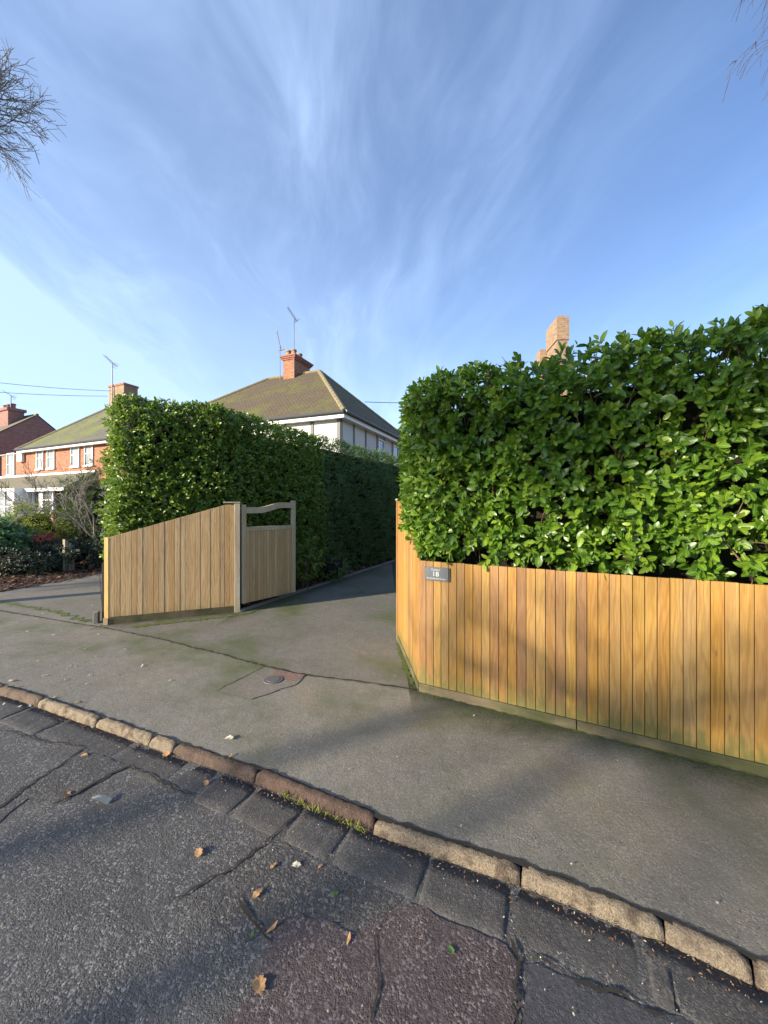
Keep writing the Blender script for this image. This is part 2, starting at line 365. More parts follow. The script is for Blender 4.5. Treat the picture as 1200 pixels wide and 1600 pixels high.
# ------------------------------------------------------------------ foliage
LEAF_ROWS = [(0, 0), (.15, .30), (.42, .49), (.76, .40), (1, 0)]
def leaves(name, m, parent, P, D, N, L, W, tone, hi=True, curl=.14, fold=.16, org=None):
    P = np.asarray(P, float); n = len(P)
    D = D/np.linalg.norm(D, axis=1)[:, None]; N = N-D*(N*D).sum(1)[:, None]; N /= np.linalg.norm(N, axis=1)[:, None]+1e-9
    S = np.cross(D, N)
    if hi:
        T = [(0, 0, 0, 1)]
        for a, b in LEAF_ROWS[1:4]: T += [(a, -b, fold*b*2, 0), (a, 0, 0, 1), (a, b, fold*b*2, 0)]
        T += [(.93, -.17, 0, 0), (1, 0, 0, 1), (.93, .17, 0, 0)]
        F = [(0, 2, 1), (0, 3, 2), (1, 2, 5, 4), (2, 3, 6, 5), (4, 5, 8, 7), (5, 6, 9, 8), (7, 8, 11, 10), (8, 9, 12, 11)]
    else:
        T = [(0, 0, 0, 1), (.3, -.45, .05, 0), (.72, -.36, .04, 0), (1, 0, 0, 1), (.72, .36, .04, 0), (.3, .45, .05, 0)]
        F = [(0, 3, 2, 1), (0, 5, 4, 3)]
    T = np.array(T); k = len(T)
    cv = curl*(.4+1.2*rng.random(n))
    A = T[None, :, 0]*L[:, None]; B = T[None, :, 1]*W[:, None]; C = T[None, :, 2]*W[:, None]-cv[:, None]*T[None, :, 0]**2*L[:, None]
    V = P[:, None]+A[..., None]*D[:, None]+B[..., None]*S[:, None]+C[..., None]*N[:, None]
    off = np.array(ORG[parent.name] if parent else (org or (0, 0, 0)))
    V = (V-off).reshape(-1, 3)
    fl = np.array([len(f) for f in F]); fv = np.concatenate([np.array(f) for f in F])
    loops = (fv[None]+(np.arange(n)*k)[:, None]).ravel(); tot = np.tile(fl, n); st = np.concatenate([[0], np.cumsum(tot)[:-1]])
    me = bpy.data.meshes.new(name)
    me.vertices.add(len(V)); me.vertices.foreach_set('co', V.ravel())
    me.loops.add(len(loops)); me.loops.foreach_set('vertex_index', loops.astype(np.int32))
    me.polygons.add(len(tot)); me.polygons.foreach_set('loop_start', st.astype(np.int32)); me.polygons.foreach_set('loop_total', tot.astype(np.int32))
    me.polygons.foreach_set('use_smooth', np.ones(len(tot), bool))
    a = me.attributes.new('tone', 'FLOAT', 'POINT'); a.data.foreach_set('value', np.repeat(tone, k).astype(np.float32))
    a = me.attributes.new('mid', 'FLOAT', 'POINT'); a.data.foreach_set('value', np.tile(T[:, 3], n).astype(np.float32))
    me.update(); me.validate()
    return link(name, me, m, parent, org)

def shoots(P, Nn, nl, L, spread=.95, up=.25, jit=.35, shoot_len=.09):
    """turn shoot positions + outward normals into leaf arrays: nl leaves spiral up each shoot"""
    n = len(P); d = Nn+rng.normal(0, jit, (n, 3)); d[:, 2] += up; d /= np.linalg.norm(d, axis=1)[:, None]
    ref = rng.normal(0, 1, (n, 3)); a = np.cross(d, ref); a /= np.linalg.norm(a, axis=1)[:, None]; b = np.cross(d, a)
    PP, DD, NN, LL, TT = [], [], [], [], []
    stone = rng.random(n); ph0 = rng.random(n)*6.28
    for k in range(nl):
        f = k/max(1, nl-1); ph = ph0+k*2.4+rng.normal(0, .3, n); el = spread*(1.15-.75*f)+rng.normal(0, .18, n)
        rad = a*np.cos(ph)[:, None]+b*np.sin(ph)[:, None]
        dd = d*np.cos(el)[:, None]+rad*np.sin(el)[:, None]; dd[:, 2] -= .12
        nn = d*np.sin(el)[:, None]-rad*np.cos(el)[:, None]; nn = nn+rng.normal(0, .25, (n, 3)); nn[:, 2] += .35
        PP.append(P+d*(shoot_len*(f-.5))[None] if np.isscalar(shoot_len*(f-.5)) is False else P+d*(shoot_len*(f-.5)))
        DD.append(dd); NN.append(nn); LL.append(L*(.62+.55*rng.random(n))*(1.05-.25*f)); TT.append(np.clip(stone*.55+.30*rng.random(n)+.18*f, 0, 1))
    return [np.concatenate(x) for x in (PP, DD, NN, LL, TT)]

def bumpf(p, sc=1.1, amp=.09):
    return amp*(noise.noise(Vector(p)*sc)+.6*noise.noise(Vector(p)*sc*2.7+Vector((9, 4, 2))))
def hedge_pts(poly, dens, z0, z1, rr, n_edge=None, zmin=None, top_dens=0, depth=.16, amp=.09):
    """sample shoot positions on the faces of a hedge with a rounded top. poly is CCW; dens per edge (shoots / m2)"""
    P, N = [], []
    n = len(poly)
    for i in range(n):
        if dens[i] <= 0: continue
        a = Vector((*poly[i], 0)); b = Vector((*poly[(i+1) % n], 0)); e = b-a; L = e.length; e.normalize(); nr = Vector((e.y, -e.x, 0))
        cnt = int(L*(z1-z0)*dens[i])
        for _ in range(cnt):
            s = random.random()*L; z = z0+random.random()*(z1-z0)
            lo = zmin[i](s) if zmin and zmin[i] else z0
            if z < lo: continue
            k = max(0, (z-(z1-rr))/rr); ins = rr*(1-math.sqrt(max(0, 1-k*k)))
            p = a+e*s; q = Vector((p.x, p.y, z)); d = bumpf(q, amp=amp)-ins-depth*random.random()**1.6
            # round the vertical corners
            P.append(q+nr*d); N.append((nr*(1-.6*k)+Vector((0, 0, k))).normalized())
    if top_dens:
        xs = [p[0] for p in poly]; ys = [p[1] for p in poly]
        area = (max(xs)-min(xs))*(max(ys)-min(ys))
        for _ in range(int(area*top_dens)):
            x = random.uniform(min(xs), max(xs)); y = random.uniform(min(ys), max(ys))
            if inside(x, y, poly):
                dd = edge_dist(x, y, poly)
                if dd < rr: continue
                P.append(Vector((x, y, z1+bumpf((x, y, z1), amp=amp)-.1*random.random()))); N.append(Vector((0, 0, 1)))
    return np.array(P), np.array(N)
def inside(x, y, poly):
    c = False; j = len(poly)-1
    for i in range(len(poly)):
        xi, yi = poly[i]; xj, yj = poly[j]
        if (yi > y) != (yj > y) and x < (xj-xi)*(y-yi)/(yj-yi)+xi: c = not c
        j = i
    return c
def edge_dist(x, y, poly):
    m = 1e9; p = Vector((x, y))
    for i in range(len(poly)):
        a = Vector(poly[i]); b = Vector(poly[(i+1) % len(poly)]); ab = b-a; t = max(0, min(1, (p-a).dot(ab)/ab.length_squared))
        m = min(m, (a+ab*t-p).length)
    return m
def inset(poly, d):
    n = len(poly); out = []
    for i in range(n):
        p0 = Vector(poly[i-1]); p1 = Vector(poly[i]); p2 = Vector(poly[(i+1) % n])
        e1 = (p1-p0).normalized(); e2 = (p2-p1).normalized(); n1 = Vector((-e1.y, e1.x)); n2 = Vector((-e2.y, e2.x))
        m = (n1+n2); m.normalize(); k = d/max(.35, m.dot(n1)); out.append(tuple(p1+m*k))
    return out
def twigs(parent, P, Nn, cnt, m='twig', ln=.35, r=.004, name='branches'):
    b = MB()
    for _ in range(cnt):
        i = random.randrange(len(P)); p = Vector(P[i]); nr = Vector(Nn[i])
        q = p-nr*ln*random.uniform(.5, 1)+Vector((random.gauss(0, .08), random.gauss(0, .08), -abs(random.gauss(0, .16))))
        p = p+nr*random.uniform(-.02, .05); mid = (p+q)/2+Vector((random.gauss(0, .02),)*3)
        b.tube(q, mid, r*1.6, r*1.1, 5, False); b.tube(mid, p, r*1.1, r*.5, 5, False)
    return tag(b.build(name, m, parent, smooth=True), kind='stuff')

def bare_tree(parent, base, h, r, seed, spread=.55, levels=6, droop=0.0, m='bark', lean=(0, 0), trunk_h=.3, twig=1.0, limbs=5, uptrop=.12, ratio=.72, sides=5, mt=None, fuzz=0):
    rs = random.Random(seed); tb = MB(); cb = MB()
    def grow(p, d, ln, rad, lev):
        segs = 3 if lev < 3 else 2
        for k in range(segs):
            nd = (d+Vector((rs.gauss(0, .13), rs.gauss(0, .13), rs.gauss(0, .10)+(uptrop if lev < levels-1 else 0)-droop*lev*.12))).normalized()
            q = p+nd*ln/segs; r1 = rad*(1-.22/segs*(k+1)*1.1)
            cb.tube(p, q, rad, max(r1, .0022*twig), sides if lev < 3 else 4, False)
            p, d, rad = q, nd, max(r1, .0022*twig)
            if lev < levels and k < segs-1 and lev >= 1:
                side(p, d, ln*.62, rad*.6, lev+1)
        if lev < levels:
            for _ in range(2 if rs.random() < .75 else 3): side(p, d, ln*ratio*rs.uniform(.8, 1.1), rad*.68, lev+1)
    def side(p, d, ln, rad, lev):
        if fuzz and lev >= levels-1:
            for _ in range(fuzz):
                e = p+(d+Vector((rs.gauss(0, .6), rs.gauss(0, .6), rs.gauss(0, .6)))).normalized()*rs.uniform(.12, .4); cb.tube(p, e, .0035*twig, .002*twig, 3, False)
        o = d.orthogonal().normalized(); o.rotate(__import__('mathutils').Quaternion(d, rs.random()*6.283))
        nd = (d*math.cos(spread*rs.uniform(.6, 1.3))+o*math.sin(spread*rs.uniform(.6, 1.3))).normalized()
        grow(p, nd, ln, max(rad, .003*twig), lev)
    p = Vector(base); n = 6; th = h*trunk_h; top = p+Vector((lean[0]*th, lean[1]*th, th))
    pts = [p.lerp(top, i/n)+Vector((rs.gauss(0, .012), rs.gauss(0, .012), 0))*(0 if i in (0,) else h*.12) for i in range(n+1)]
    for i in range(n):
        f0 = 1.35-.35*min(1, i*.6) if i < 2 else 1; tb.tube(pts[i], pts[i+1], r*(1.35 if i == 0 else 1-.04*i), r*(1-.04*(i+1)), 12, i == 0)
    for k in range(limbs):
        an = k*6.283/limbs+rs.random(); nd = Vector((math.cos(an)*.75+lean[0], math.sin(an)*.75+lean[1], rs.uniform(.55, 1.1))).normalized()
        grow(pts[-1], nd, (h-th)*.42*rs.uniform(.8, 1.1), r*.55, 1)
    tb.build('trunk', m, parent, smooth=True); return cb.build('crown', mt or m, parent, smooth=True)

# ================================================================== GROUND
u_ = Vector((.374, .927, 0)); v_ = Vector((-.927, .374, 0))
kp = [(-3.49, 3.49), (-2.86, 3.25), (-2.25, 2.99), (-1.62, 2.72), (-.79, 2.37), (0, 1.98), (.62, 1.73), (1.09, 1.507), (1.307, 1.371)]
kp_full = [(-42, 19.4), (-9, 5.75)]+kp+[(1.75, 1.08), (2.3, .72), (3.4, .05), (6, -1.4), (42, -20)]
RZ = -.05
o = sheet('ground', [(-900, -900), (900, -900), (900, 900), (-900, 900)], RZ-.012, 'lawn')
road_far = [(42, -34), (6, -14.5), (-42, 4)]
sheet('road', list(kp_full)+road_far, RZ, 'road')
sheet('pavement', list(kp_full)+[(42, 14), (9, 14), (-2, 14), (-9, 14), (-42, 34)], 0.0, 'pavement')
sheet('far_pavement', [(42, -34.02), (6, -14.52), (-42, 3.98), (-42, 1.5), (6, -17), (42, -37)], 0.05, 'pavement')
sheet('back_garden', [(-42, 34.02), (-9, 14.02), (9, 14.02), (42, 14.02), (600, 500), (-600, 500)], 0.0, 'lawn')
# driveway of the house
jl = [G(-40, 948), G(120, 975), G(165, 982), G(255, 1000), G(300, 1012), G(339, 1021), G(415, 1042), G(477, 1055), G(564, 1066), G(651, 1079)]
kd = lambda Y: -2.23+.44*(Y-5.9)
dr = [p for p in jl if p.x > -3.9]+[Vector((.30, 3.42, 0)), Vector((.17, 4.62, 0)), Vector((.3, 4.9, 0)), Vector((3.2, 11.5, 0)), Vector((4.4, 14, 0)), Vector((kd(14), 14, 0)), Vector((-2.23, 5.93, 0)), Vector((-3.84, 5.27, 0))]
sheet('driveway', [(p.x, p.y) for p in dr], .004, 'drive')
sheet('neighbour_driveway', [(G(-60, 938).x, G(-60, 938).y), (G(92, 957).x, G(92, 957).y), (G(152, 975).x, G(152, 975).y), (-3.95, 5.4), (G(155, 897).x, G(155, 897).y), (G(87, 910).x, G(87, 910).y), (G(0, 925).x, G(0, 925).y), (G(-60, 931).x, G(-60, 931).y)], .004, 'pave_patch')
bed = [(G(-90, 936).x, G(-90, 936).y), (G(0, 925).x, G(0, 925).y), (G(87, 910).x, G(87, 910).y), (G(155, 897).x, G(155, 897).y), (-6.6, 13.8), (-26, 13.8)]
sheet('garden_bed', bed, .008, 'soil')
# bed under the hedge along the drive
sheet('hedge_bed', [(-3.7, 5.5), (-2.27, 6.0), (kd(6.1)-.02, 6.1), (kd(13.9)-.02, 13.9), (kd(13.9)-2.0, 13.9), (-4.6, 8)], .008, 'soil')

def ribbon(name, pts, wd, z, m, seed=1, amp=.5, step=.05, wob=.012):
    """a thin irregular strip (crack, moss line) along a ground polyline"""
    rs = random.Random(seed); P = []
    for a, b in zip(pts[:-1], pts[1:]):
        a = Vector((a[0], a[1], 0)); b = Vector((b[0], b[1], 0)); n = max(1, int((b-a).length/step))
        for i in range(n): P.append(a.lerp(b, i/n))
    P.append(Vector((pts[-1][0], pts[-1][1], 0)))
    mb = MB(); L = []
    for i, p in enumerate(P):
        d = (P[min(i+1, len(P)-1)]-P[max(i-1, 0)]).normalized(); nr = Vector((-d.y, d.x, 0))
        w_ = wd*(1+rs.uniform(-amp, amp))*(.25 if i in (0, len(P)-1) else 1); c = p+nr*rs.gauss(0, wob)
        L.append((c+nr*w_/2, c-nr*w_/2))
    for (a, b), (c, d) in zip(L[:-1], L[1:]): mb.quad((b.x, b.y, z), (d.x, d.y, z), (c.x, c.y, z), (a.x, a.y, z))
    return tag(mb.build(name, m), kind='structure')
ribbon('driveway_joint', [(p.x, p.y) for p in jl], .022, .0085, 'crack', 2, .6, .04, .006)
kj = [(G(*q).x, G(*q).y) for q in [(-30, 1066), (0, 1072), (73, 1092)]]

# moss lines, patches
def blob(name, c, rx, ry, rot, z, m, seed, n=40, rough=.25):
    pts = []
    for i in range(n):
        a = 6.283*i/n; r = 1+rough*noise.noise(Vector((math.cos(a)*2+seed*7, math.sin(a)*2, seed)))+.10*noise.noise(Vector((math.cos(a)*7, math.sin(a)*7+seed, 3)))
        x = rx*r*math.cos(a); y = ry*r*math.sin(a); pts.append((c[0]+x*math.cos(rot)-y*math.sin(rot), c[1]+x*math.sin(rot)+y*math.cos(rot)))
    return sheet(name, pts, z, m)
def pxpoly(pts, z): return [(G(x, y, z).x, G(x, y, z).y) for x, y in pts]
def rough_poly(pts, amp=.012, step=.06, seed=0):
    rs = random.Random(seed); out = []
    for i in range(len(pts)):
        a = Vector(pts[i]); b = Vector(pts[(i+1) % len(pts)]); n = max(1, int((b-a).length/step))
        for k in range(n):
            p = a.lerp(b, k/n); out.append((p.x+rs.gauss(0, amp), p.y+rs.gauss(0, amp)))
    return out
sheet('road_patch', rough_poly(pxpoly([(330, 1640), (395, 1535), (432, 1450), (470, 1428), (520, 1440), (575, 1455), (600, 1432), (640, 1410), (700, 1432), (790, 1475), (812, 1510), (800, 1640), (760, 1800), (300, 1800)], RZ), .010, .04, 3), RZ+.004, 'road_red')
sheet('road_patch', rough_poly(pxpoly([(818, 1505), (836, 1500), (905, 1535), (985, 1566), (1100, 1610), (1250, 1700), (1250, 1900), (808, 1900)], RZ), .006, .05, 5), RZ+.004, 'road_smooth')
sheet('road_patch', rough_poly(pxpoly([(-20, 1268), (30, 1240), (80, 1206), (133, 1168), (172, 1186), (200, 1198), (160, 1220), (85, 1256), (40, 1250), (-20, 1300)], RZ), .007, .05, 6), RZ+.004, 'road_rough')
sheet('road_patch', rough_poly(pxpoly([(300, 1410), (345, 1368), (395, 1330), (443, 1290), (520, 1338), (640, 1402), (600, 1430), (560, 1452), (470, 1425), (430, 1446), (385, 1480)], RZ), .009, .05, 8), RZ+.002, 'road_rough')
for i, (pts, wd) in enumerate([([(-10, 1268), (40, 1232), (80, 1206), (133, 1168)], .018), ([(85, 1258), (150, 1224), (200, 1198)], .016), ([(462, 1276), (440, 1292), (420, 1312), (395, 1332), (345, 1368), (300, 1392), (262, 1418)], .008),
                    ([(200, 1198), (240, 1215), (270, 1232), (305, 1245)], .012), ([(798, 1470), (812, 1500), (806, 1560), (804, 1640)], .012), ([(370, 1400), (400, 1450), (430, 1470)], .010), ([(836, 1496), (905, 1533), (985, 1566), (1040, 1590)], .010), ([(0, 1140), (70, 1160), (133, 1168)], .010), ([(600, 1432), (585, 1470), (592, 1540), (580, 1600)], .008)]):
    ribbon('road_crack', pxpoly(pts, RZ), wd, RZ+.0075, 'crack', 20+i, .7, .03, .006)
# pavement repair around the stopcock cover
sheet('pavement_patch', rough_poly(pxpoly([(342, 1080), (415, 1043), (477, 1056), (462, 1070), (392, 1094)], 0), .004, .06, 2), .006, 'pave_patch')
sheet('pavement_patch', rough_poly(pxpoly([(424, 1046), (477, 1056), (458, 1066), (438, 1060), (428, 1056)], 0), .003, .05, 4), .0075, 'pink_patch')
ribbon('pavement_crack', pxpoly([(338, 1081), (375, 1062), (415, 1042)], 0), .012, .0095, 'crack', 33, .5, .05, .003)
for i, (a, b, wd) in enumerate([((203, 978), (372, 960), .10), ((372, 960), (470, 932), .07)]):
    pts = [G(*a), G(*b)]; ribbon('moss_strip', [(p.x+.03, p.y-.07) for p in pts], wd, .0095, 'moss', 40+i, .7, .04, .02)
ribbon('moss_strip', [(.33, 3.345), (1.2, 2.87), (2.4, 2.21), (3.5, 1.60)], .025, .0075, 'moss', 44, .7, .04, .012)
ribbon('moss_strip', [(.16, 4.55), (.20, 4.1), (.27, 3.45)], .05, .0095, 'moss', 45, .7, .04, .012)
ribbon('moss_strip', [(p[0], p[1]) for p in pxpoly([(0, 941), (92, 958), (150, 975)], 0)], .07, .0075, 'moss', 46, .8, .05, .03)

# kerb stones, channel blocks, drive edging
def along(poly, s):
    for a, b in zip(poly[:-1], poly[1:]):
        a = Vector(a); b = Vector(b); L = (b-a).length
        if s <= L: return a+(b-a)*(s/L), (b-a).normalized()
        s -= L
    a = Vector(poly[-2]); b = Vector(poly[-1]); d = (b-a).normalized(); return b+d*s, d
def arc_of(poly, x):
    s = 0
    for a, b in zip(poly[:-1], poly[1:]):
        L = (Vector(b)-Vector(a)).length
        if a[0] <= x <= b[0]: return s+L*(x-a[0])/(b[0]-a[0])
        s += L
    return s
def stones(name, poly, cuts, off0, off1, z0, z1, m, tones, seg=.018, jit=.006, drop=.012, seed=4, gap=.010):
    rs = random.Random(seed); mb = MB()
    for (s0, s1), tn in zip(zip(cuts[:-1], cuts[1:]), tones):
        mb.tn = tn; n = max(3, int((s1-s0)/seg)); prof = []; zj = rs.uniform(-.005, .005); oj = rs.uniform(-.009, .009)
        for i in range(n+1):
            e = min(i, n-i)/n*(s1-s0); rnd = drop*1.2*max(0, 1-e/.03)
            s = s0+gap/2+(s1-s0-gap)*i/n; p, d = along(poly, s); nr = Vector((d.y, -d.x))        # towards the road
            row = []
            for o_, z_ in ((off0, z0), (off0, z1-.002), (off0+(off1-off0)*.3, z1), (off0+(off1-off0)*.72, z1-.001), (off1-.012, z1-drop*.6), (off1, z1-drop*2), (off1+.006, z0)):
                q = p+nr*(o_+oj); k = Vector((q.x*23, q.y*23, z_*40+seed)); dz = noise.noise(k)*jit+noise.noise(k*3.1)*jit*.9; dq = noise.noise(k+Vector((7, 1, 3)))*jit*1.4+noise.noise(k*3.3+Vector((2, 2, 2)))*jit*.8
                row.append(Vector((q.x+nr.x*dq, q.y+nr.y*dq, z_+zj+(dz-rnd if z_ > z0 else 0))))
            prof.append(row)
        for a, b in zip(prof[:-1], prof[1:]):
            for j in range(6): mb.quad(a[j], a[j+1], b[j+1], b[j])
        mb.quad(*reversed(prof[0])); mb.quad(*prof[-1])
    ob = mb.build(name, m, smooth=True); ob.data.set_sharp_from_angle(angle=R(32))
    md = ob.modifiers.new('weld', 'WELD'); md.merge_threshold = .0005
    return tag(ob, kind='structure')
kx = lambda px, py: arc_of(kp_full, G(px, py).x)
cuts = [kx(73, 1090), kx(163, 1120), kx(243, 1150), kx(278, 1163), kx(405, 1207), kx(590, 1275), kx(815, 1350), kx(1035, 1432), kx(1172, 1495)]
tn = [.95, .9, .85, .12, .0, .85, .95, .95]
while cuts[-1] < cuts[0]+9: cuts.append(cuts[-1]+.55); tn.append(.9)
c0 = cuts[0]; pre = []
while c0 > 31: c0 -= .6; pre.insert(0, c0)
stones('kerb', kp_full, pre+cuts, -.005, .055, RZ-.02, .008, 'kerb', [.3]*len(pre)+tn, jit=.005)
jx = [(68, 1140), (172, 1183), (258, 1222), (307, 1240), (368, 1263), (443, 1307), (520, 1335), (650, 1400), (790, 1457)]
cc = [arc_of(kp_full, G(px, py, RZ).x+.11) for px, py in jx]
while cc[-1] < cuts[-1]: cc.append(cc[-1]+.48)
c0 = cc[0]; pre2 = []
while c0 > 31: c0 -= .5; pre2.insert(0, c0)
stones('road_channel', kp_full, pre2+cc, .070, .30, RZ-.02, RZ+.007, 'channel', [.4]*60, jit=.0025, drop=.005, seed=9, gap=.012)
ke = [(kd(Y), Y) for Y in (5.93, 7, 8.5, 10, 12, 14)]
stones('drive_edging', ke, [i*.9 for i in range(11)], -.05, .0, -.01, .045, 'stone_grey', [.5]*12, jit=.004, drop=.004, seed=12, seg=.08)

# ================================================================== FENCES
def boards(mb, o, ax, ay, L, wd, z0, ztop, front=0.0, th=.02, gap=.004, seed=0, jz=0.0):
    """vertical boards from x=0..L along ax; front face at ay*front (ay points to the back)"""
    rs = random.Random(seed); n = int(round(L/wd)); wd = L/n
    for i in range(n):
        mb.tn = rs.random(); x0 = i*wd+gap/2; x1 = (i+1)*wd-gap/2; j = rs.uniform(-.0015, .0015)
        zt0 = ztop(x0)+rs.uniform(-jz, jz); zt1 = zt0+ztop(x1)-ztop(x0)
        mb.box(o, ax, ay, x0, x1, front+j, front+th+j, z0, zt0, zt1)
# --- right fence
fr = thing('timber_fence', 'golden cedar board fence with house sign below the tall bright hedge', 'fence', (.305, 3.37, 0))
A = (.305, 3.37); ax, ay = frame(1.965, -1.075)         # ay = back
mb = MB(); boards(mb, A, ax, ay, 3.71, .0682, .075, lambda x: 1.145, 0, .02, .004, 11, .002)
mb.tn = .3; mb.build('front_panel', 'cedar', fr, bevel=.0022)
mb = MB(); mb.box(A, ax, ay, 0, 3.7, .026, .04, .05, 1.10); mb.build('light_stop_board', 'old_post', fr)  # dark board added behind the gaps to stop light leaking through
mb = MB()
for i in range(3): mb.tn = i*.3; mb.box(A, ax, ay, i*1.24+.003, (i+1)*1.24-.003, -.006, .05, -.01, .072)
mb.build('plinth', 'plinth', fr, bevel=.004)
B = (.17, 4.62); ax2, ay2 = frame(.305-.17, 3.37-4.62)   # from the far end towards the corner; left of this = +x side (back)
mb = MB(); L2 = math.hypot(.135, 1.25)
boards(mb, B, ax2, ay2, L2-.004, .0682, .075, lambda x: 1.69-(1.69-1.145)*max(0, (x-.10))/(L2-.10), 0, .02, .004, 5, 0)
mb.build('side_panel', 'cedar', fr, bevel=.0022)
mb = MB(); mb.box(B, ax2, ay2, 0.02, L2-.05, .026, .04, .05, 1.10); mb.box(B, ax2, ay2, -.085, -.004, -.012, .09, 0, 1.70); mb.tn = .2  # first box is a backing added to block light between side boards
mb.build('end_post', 'cedar', fr, bevel=.003)
mb = MB(); mb.box(B, ax2, ay2, -.095, .05, -.022, .10, 1.702, 1.722); mb.build('post_cap', 'oak_frame', fr, bevel=.003)
mb = MB(); mb.box(B, ax2, ay2, .0, L2-.02, -.006, .022, -.01, .072); mb.build('plinth', 'plinth', fr, bevel=.004)
# --- sign
sg = thing('house_sign', 'grey slate house sign reading 18 on the golden fence', 'sign', Vector((A[0], A[1], 0))+ax*.06+Vector((0, 0, 1.03)))
S0 = Vector((A[0], A[1], 0))+ax*.060
mb = MB(); mb.box(S0, ax, ay, 0, .215, -.014, -.003, .985, 1.100); mb.build('plate', 'slate', sg, bevel=.002)
mb = MB(); mb.box(S0, ax, ay, .217, .228, -.010, -.003, .983, 1.098); mb.build('dark_strip', 'old_post', sg)  # dark strip along the plate's right side, set slightly lower
def text(body, size, x, z, parent, wfit, bold=0.0):
    c = bpy.data.curves.new('lettering', 'FONT'); c.body = body; c.size = size; c.align_x = 'CENTER'; c.extrude = .0006; c.offset = bold
    t = bpy.data.objects.new('tmp', c); COL.objects.link(t); bpy.context.view_layer.update()
    me = bpy.data.meshes.new_from_object(t.evaluated_get(bpy.context.evaluated_depsgraph_get())); bpy.data.objects.remove(t)
    me.transform(__import__('mathutils').Matrix.Identity(4))
    w_ = max(v.co.x for v in me.vertices)-min(v.co.x for v in me.vertices); s = wfit/w_
    Rm = __import__('mathutils').Matrix.Identity(4)
    pos = S0+ax*x+ay*(-.0156)+Vector((0, 0, z))-ORG[parent.name]
    for v in me.vertices:
        c3 = v.co.copy(); v.co = pos+ax*(c3.x*s)+Vector((0, 0, c3.y))+(-ay)*c3.z
    return link('lettering', me, 'letter', parent)
text('Cranford', .024, .1025, 1.072, sg, .075, .0001)
text('18', .058, .1025, 1.024, sg, .050, .0004)
text('Northumberland Avenue', .021, .1075, .998, sg, .168, .0001)
for x, z in ((.008, 1.093), (.207, 1.093), (.008, .992), (.207, .992)): mb = MB(); p = S0+ax*x+Vector((0, 0, z)); mb.tube(p-ay*.0135, p-ay*.0165, .003, .003, 8); mb.build('screw', 'metal', sg)
# --- left fence
fl = thing('timber_fence', 'pale cedar fence panel with slanting top in front of the shaded hedge', 'fence', (-3.84, 5.27, 0))
A3 = (-3.79, 5.285); ax3, ay3 = frame(1.57, .66); L3 = 1.61
topl = lambda x: 1.205+(1.665-1.205)*min(1, x/1.50)
mb = MB(); boards(mb, A3, ax3, ay3, L3, .067, .105, topl, 0, .02, .004, 21, 0); mb.build('front_panel', 'cedar_pale', fl, bevel=.0022)
mb = MB(); mb.box(A3, ax3, ay3, 0, L3, .026, .045, .05, 1.12); mb.build('light_stop_board', 'old_post', fl)  # unseen dark board added so no light shows between the boards
mb = MB(); mb.box(A3, ax3, ay3, .0, L3, -.004, .05, -.01, .100); mb.build('plinth', 'plinth', fl, bevel=.004)
mb = MB(); mb.tn = .25; mb.box(A3-(Vector((.94, -.34, 0))*.088).to_2d() if False else (A3[0]-.94*.085, A3[1]+.34*.085-.006), *frame(.94, -.34), 0, .082, -.0, .075, .0, 1.205); mb.build('corner_post', 'cedar', fl, bevel=.003)
mb = MB(); mb.box((A3[0]-.94*.085, A3[1]+.34*.085-.006), *frame(.94, -.34), -.008, .086, -.010, .08, -.01, .09); mb.build('post_foot', 'plinth', fl, bevel=.003)
mb = MB(); mb.tn = .6; mb.box(A3, ax3, ay3, L3+.003, L3+.085, -.012, .09, 0, 1.685); mb.build('hinge_post', 'oak_frame', fl, bevel=.004)
mb = MB(); mb.tn = .3; mb.box(A3, ax3, ay3, 1.46, L3+.09, -.018, .10, 1.688, 1.708); mb.build('post_cap', 'oak_frame', fl, bevel=.003)
# --- gate
gt = thing('wooden_gate', 'pale timber driveway gate standing open with swept top rail', 'gate', (-2.205, 5.97, 0))
GA = Vector((-2.205, 5.97, 0)); GB = Vector((-1.585, 6.83, 0)); axg, ayg = frame(GB.x-GA.x, GB.y-GA.y); LG = (GB-GA).length; zb = .125
mb = MB(); mb.tn = .2; mb.box(GA, axg, ayg, 0, .062, -.022, .028, zb, 1.665); mb.build('stile', 'oak_frame', gt, bevel=.004)
mb = MB(); mb.tn = .6; mb.box(GA, axg, ayg, LG-.075, LG, -.022, .028, zb, 1.745); mb.build('stile', 'oak_frame', gt, bevel=.004)
mb = MB(); mb.tn = .4
def sw(x): k = min(1, max(0, (x-.30)/(.78-.30))); k = k*k*(3-2*k); return 1.625+.085*k
N_ = 26; xs = [.062+(LG-.075-.062)*i/N_ for i in range(N_+1)]
for a, b in zip(xs[:-1], xs[1:]):
    P = lambda x, y, z: Vector((GA.x, GA.y, 0))+axg*x+ayg*y+Vector((0, 0, z))
    h = .095
    mb.hexa([P(a, -.02, sw(a)-h), P(b, -.02, sw(b)-h), P(b, .026, sw(b)-h), P(a, .026, sw(a)-h)], [P(a, -.02, sw(a)), P(b, -.02, sw(b)), P(b, .026, sw(b)), P(a, .026, sw(a))])
mb.build('top_rail', 'oak_frame', gt)
mb = MB(); mb.tn = .5; mb.box(GA, axg, ayg, .063, LG-.076, -.023, .027, 1.245, 1.315); mb.build('middle_rail', 'oak_frame', gt, bevel=.003)
mb = MB(); boards(mb, GA+axg*.064, axg, ayg, LG-.064-.077, .0555, zb, lambda x: 1.243, -.014, .018, .005, 31, 0); mb.build('panel', 'gate_wood', gt, bevel=.002)
mb = MB(); mb.box(GA, axg, ayg, .065, LG-.08, .006, .03, zb+.02, 1.22); mb.build('light_stop_board', 'old_post', gt)  # added dark sheet that blocks light through the gate's board gaps
